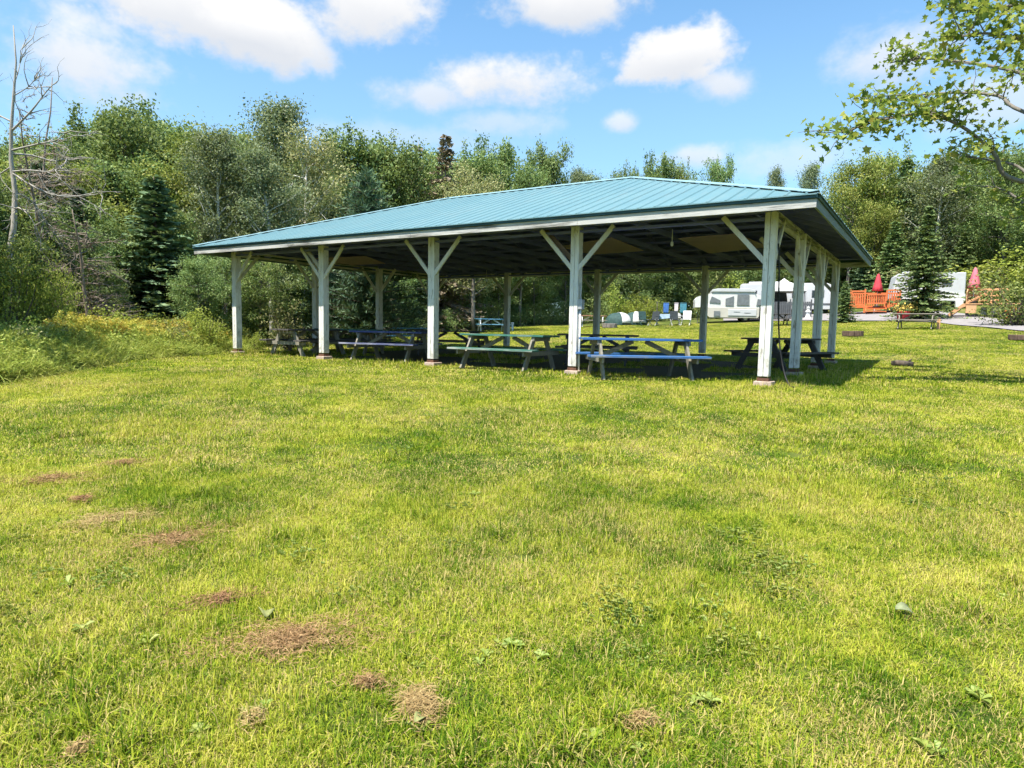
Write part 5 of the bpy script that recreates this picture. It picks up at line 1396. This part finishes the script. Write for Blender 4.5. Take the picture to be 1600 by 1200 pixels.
def grill():
    p, rz = spot(1425, 46.3); T = thing('barbecue', 'black covered barbecue beside the red flower pot', 'barbecue', p, rz)
    MB().prism([(-.5, .72), (.5, .72), (.5, .85), (.36, 1.12), (-.36, 1.12), (-.5, .85)], 1, -.28, .28).build('lid', M['rubber'], T, bevel=.04)
    MB().box((0, 0, .45), (.9, .5, .5)).build('cabinet', M['canvas_dark'], T, bevel=.02)
    for x in (-.4, .4): MB().box((x, 0, .1), (.06, .45, .22)).build('leg', M['rubber'], T)
    MB().box((.68, 0, .78), (.32, .42, .04)).build('side_shelf', M['metal_grey'], T)
grill()

# ------------------------------------------------------------------ small things on the near lawn
def lawn_pt(px, py):
    'where the view through photo pixel px,py meets the ground'
    d = ray(px, py); t = 1.0
    for i in range(4000):
        q = CAM+d*t
        if q[2] < gz(q[0], q[1]): break
        t *= 1.004
    return np.array([q[0], q[1], gz(q[0], q[1])])
def clippings(px, py, wx, wy, n, label, seed, hgt=.03, red=False):
    'a matted heap of dry mown grass'
    rng = np.random.default_rng(seed); n = int(n*.95); p = lawn_pt(px, py); D = np.linalg.norm(p-CAM)
    rz = facing(p); s = D/FPX
    a = wx*s; b = wy*s*1.7
    th = rng.uniform(0, 6.28, n); r = np.abs(rng.normal(0, .85, n))*(1+.35*np.sin(2*th+seed)+.2*np.sin(5*th+seed*2)); x = a*r*np.cos(th); y = b*r*np.sin(th)
    L = rng.uniform(.02, .065, n); az = rng.normal(.3, .9, n); z = .026+hgt*(1-np.clip(r, 0, 1))*rng.random(n)+rng.random(n)*.018; tl = rng.normal(0, .22, n)
    d = np.stack([np.cos(az)*np.cos(tl), np.sin(az)*np.cos(tl), np.sin(tl)], 1); C = np.stack([x, y, z], 1); w = np.stack([-np.sin(az), np.cos(az), rng.normal(0, .5, n)], 1)*.0014
    # heights follow the ground
    ca, sa = math.cos(rz), math.sin(rz); gx = p[0]+ca*x-sa*y; gy = p[1]+sa*x+ca*y; C[:, 2] += ground(gx, gy)-p[2]
    bend = np.stack([np.zeros(n), np.zeros(n), rng.uniform(-.006, .012, n)], 1)
    V = np.stack([C-d*L[:, None]/2, C+w+bend, C+d*L[:, None]/2, C-w+bend], 1).reshape(-1, 3)
    A = np.stack([np.repeat(rng.random(n), 4), np.repeat(rng.random(n), 4), np.repeat(rng.random(n), 4)], 1)
    o = link('dry_clippings', np_mesh('dry_clippings', V, np.arange(4*n).reshape(n, 4), M['straw'], A)); o.location = p; o.rotation_euler = (0, 0, rz)
    tag(o, label, 'clippings', 'heaps of dry grass clippings on the near lawn')
for i, a in enumerate([
        (192, 729, 16, 7, 900, 'small brown heap of clippings farthest up the slope on the left'), (78, 754, 34, 11, 1600, 'brown streak of clippings nearest the left picture edge'),
        (127, 787, 14, 6, 500, 'tiny patch of clippings between two larger brown streaks at left'), (172, 818, 52, 17, 2600, 'long brown streak of clippings on the left slope, second of the large ones'),
        (268, 848, 52, 26, 2600, 'widest faded patch of clippings on the left half of the lawn'), (345, 946, 32, 12, 900, 'thin brown clippings between the faded patch and the large leaf'),
        (455, 1008, 75, 27, 3400, 'largest brown spread of clippings near the middle of the left foreground'), (575, 1078, 24, 10, 420, 'small brown scatter between the largest spread and the round clump'),
        (656, 1114, 23, 15, 1900, 'round reddish clump of clippings in the foreground'), (395, 1135, 14, 8, 350, 'small brown tuft in the left foreground below the largest spread'),
        (1003, 1140, 17, 7, 500, 'small dark heap of clippings in the middle foreground'), (122, 1185, 11, 6, 240, 'tiny pinkish tuft at the lower left corner')]):
    clippings(*a, seed=40+i, hgt=.018 if i in (8, 10) else .004)
def rosette(rng, n, L, W, lift):
    V = []; F = []
    for i in range(n):
        a = i*2.4+rng.uniform(-.3, .3); l = L*rng.uniform(.6, 1.15); w = W*rng.uniform(.7, 1.2); up = lift*rng.uniform(.6, 1.6); b = len(V)
        prof = [(.05, .12, .02), (.35, .75, .55), (.7, 1.0, .9), (1.0, .15, .75)]
        for t, ww, zz in prof:
            for s in (-1, 0, 1):
                V.append((math.cos(a)*l*t-math.sin(a)*s*w*ww/2, math.sin(a)*l*t+math.cos(a)*s*w*ww/2, up*zz+(.012*abs(s))+.01))
        for j in range(3):
            for s in range(2): F.append((b+j*3+s, b+j*3+s+1, b+(j+1)*3+s+1, b+(j+1)*3+s))
    V = np.array(V); A = np.ones((len(V), 3))*.5; A[:, 0] = np.repeat(rng.random(n), 12); A[:, 1] = np.repeat(rng.random(n), 12)
    return V, np.array(F), A
def weeds():
    rng = np.random.default_rng(61); protos = []
    for i in range(4): V, F, A = rosette(rng, 6, .062, .030, .022); protos.append(np_mesh('weed', V, F, M['weed'], A))
    for i in range(2):
        parts = []
        for k in range(26):      # clover: three round leaflets on a stalk
            c = rng.normal(0, .09, 2); z = rng.uniform(.03, .07)
            V, F, A = rosette(rng, 3, .017, .016, .002); V = V+np.array([c[0], c[1], z]); parts.append((V, F, A))
        V, F, A = join_np(parts); protos.append(np_mesh('clover', V, F, M['weed'], A))
    P = []; S = []; I = []
    for x, y in ((215, 905), (190, 900), (120, 990), (330, 1070), (300, 1150), (1090, 1095), (1110, 1105), (1060, 975), (1075, 970), (1530, 1100), (640, 1040), (760, 1040), (790, 1018), (1560, 940), (880, 1185), (660, 1140), (240, 1010), (400, 1115), (1180, 1010), (700, 830), (1450, 1170), (60, 1040), (930, 1165), (1010, 1180)):
        for k in range(2):
            q = lawn_pt(x+rng.normal(0, 9), y+rng.normal(0, 6)); P.append(q); s = rng.uniform(.4, .75); S.append((s, s, s)); I.append(rng.integers(0, 4))
    for k in range(130):
        t = rng.uniform(1.6, 8); l = rng.uniform(-.8, .8)*t; x = CAM[0]-math.sin(YAW)*t+math.cos(YAW)*l; y = CAM[1]+math.cos(YAW)*t+math.sin(YAW)*l
        if math.sin(x*1.1+1)*math.sin(y*1.3) < .05: continue
        P.append((x, y, gz(x, y))); s = rng.uniform(.55, .9); S.append((s, s, s)); I.append(4+rng.integers(0, 2) if rng.random() < .75 else rng.integers(0, 4))
    R = np.zeros((len(P), 3)); R[:, 2] = rng.uniform(0, 6.28, len(P)); R[:, 0] = rng.normal(0, .15, len(P))
    scatter('lawn_weeds', P, R, S, I, protos, 'broad-leaved weeds and clover growing through the near grass', 'weeds')
weeds()
def fallen_leaf(px, py, s, label, rz, mat):
    p = lawn_pt(px, py); m = MB(); P = []; n = 9
    for j in range(n):
        t = j/(n-1); w = .36*math.sin(math.pi*min(1, t*.93+.05))**.8
        for k in (-1, -.5, 0, .5, 1): P.append(((t-.5), k*w, .16*abs(k)*w/.36+.14*math.sin(t*4.0)))
    m.add([tuple(s*c for c in q) for q in P], [(j*5+k, j*5+k+1, (j+1)*5+k+1, (j+1)*5+k) for j in range(n-1) for k in range(4)])
    o = m.build('fallen_leaf', mat, None, True); sm = o.modifiers.new('thick', 'SOLIDIFY'); sm.thickness = .0015
    o.location = (p[0], p[1], p[2]+.035); o.rotation_euler = (.25, .1, rz); tag(o, label, 'leaf', 'curled leaves lying on the near lawn')
M['leaf_pale'] = plain('leaf_pale', (.23, .24, .09), .8, 0, .4, 30, .08); M['leaf_sage'] = plain('leaf_sage', (.22, .245, .13), .8, 0, .5, 30, .08)
fallen_leaf(1412, 966, .085, 'curled sage green leaf lying alone in the right foreground', .4, M['leaf_sage'])
fallen_leaf(414, 972, .10, 'pale curled leaf on the largest spread of dry clippings', 2.6, M['leaf_pale'])
fallen_leaf(655, 1140, .055, 'small green leaf just below the round reddish clump', 1.7, M['leaf_pale'])
print('objects', len(scene.objects))
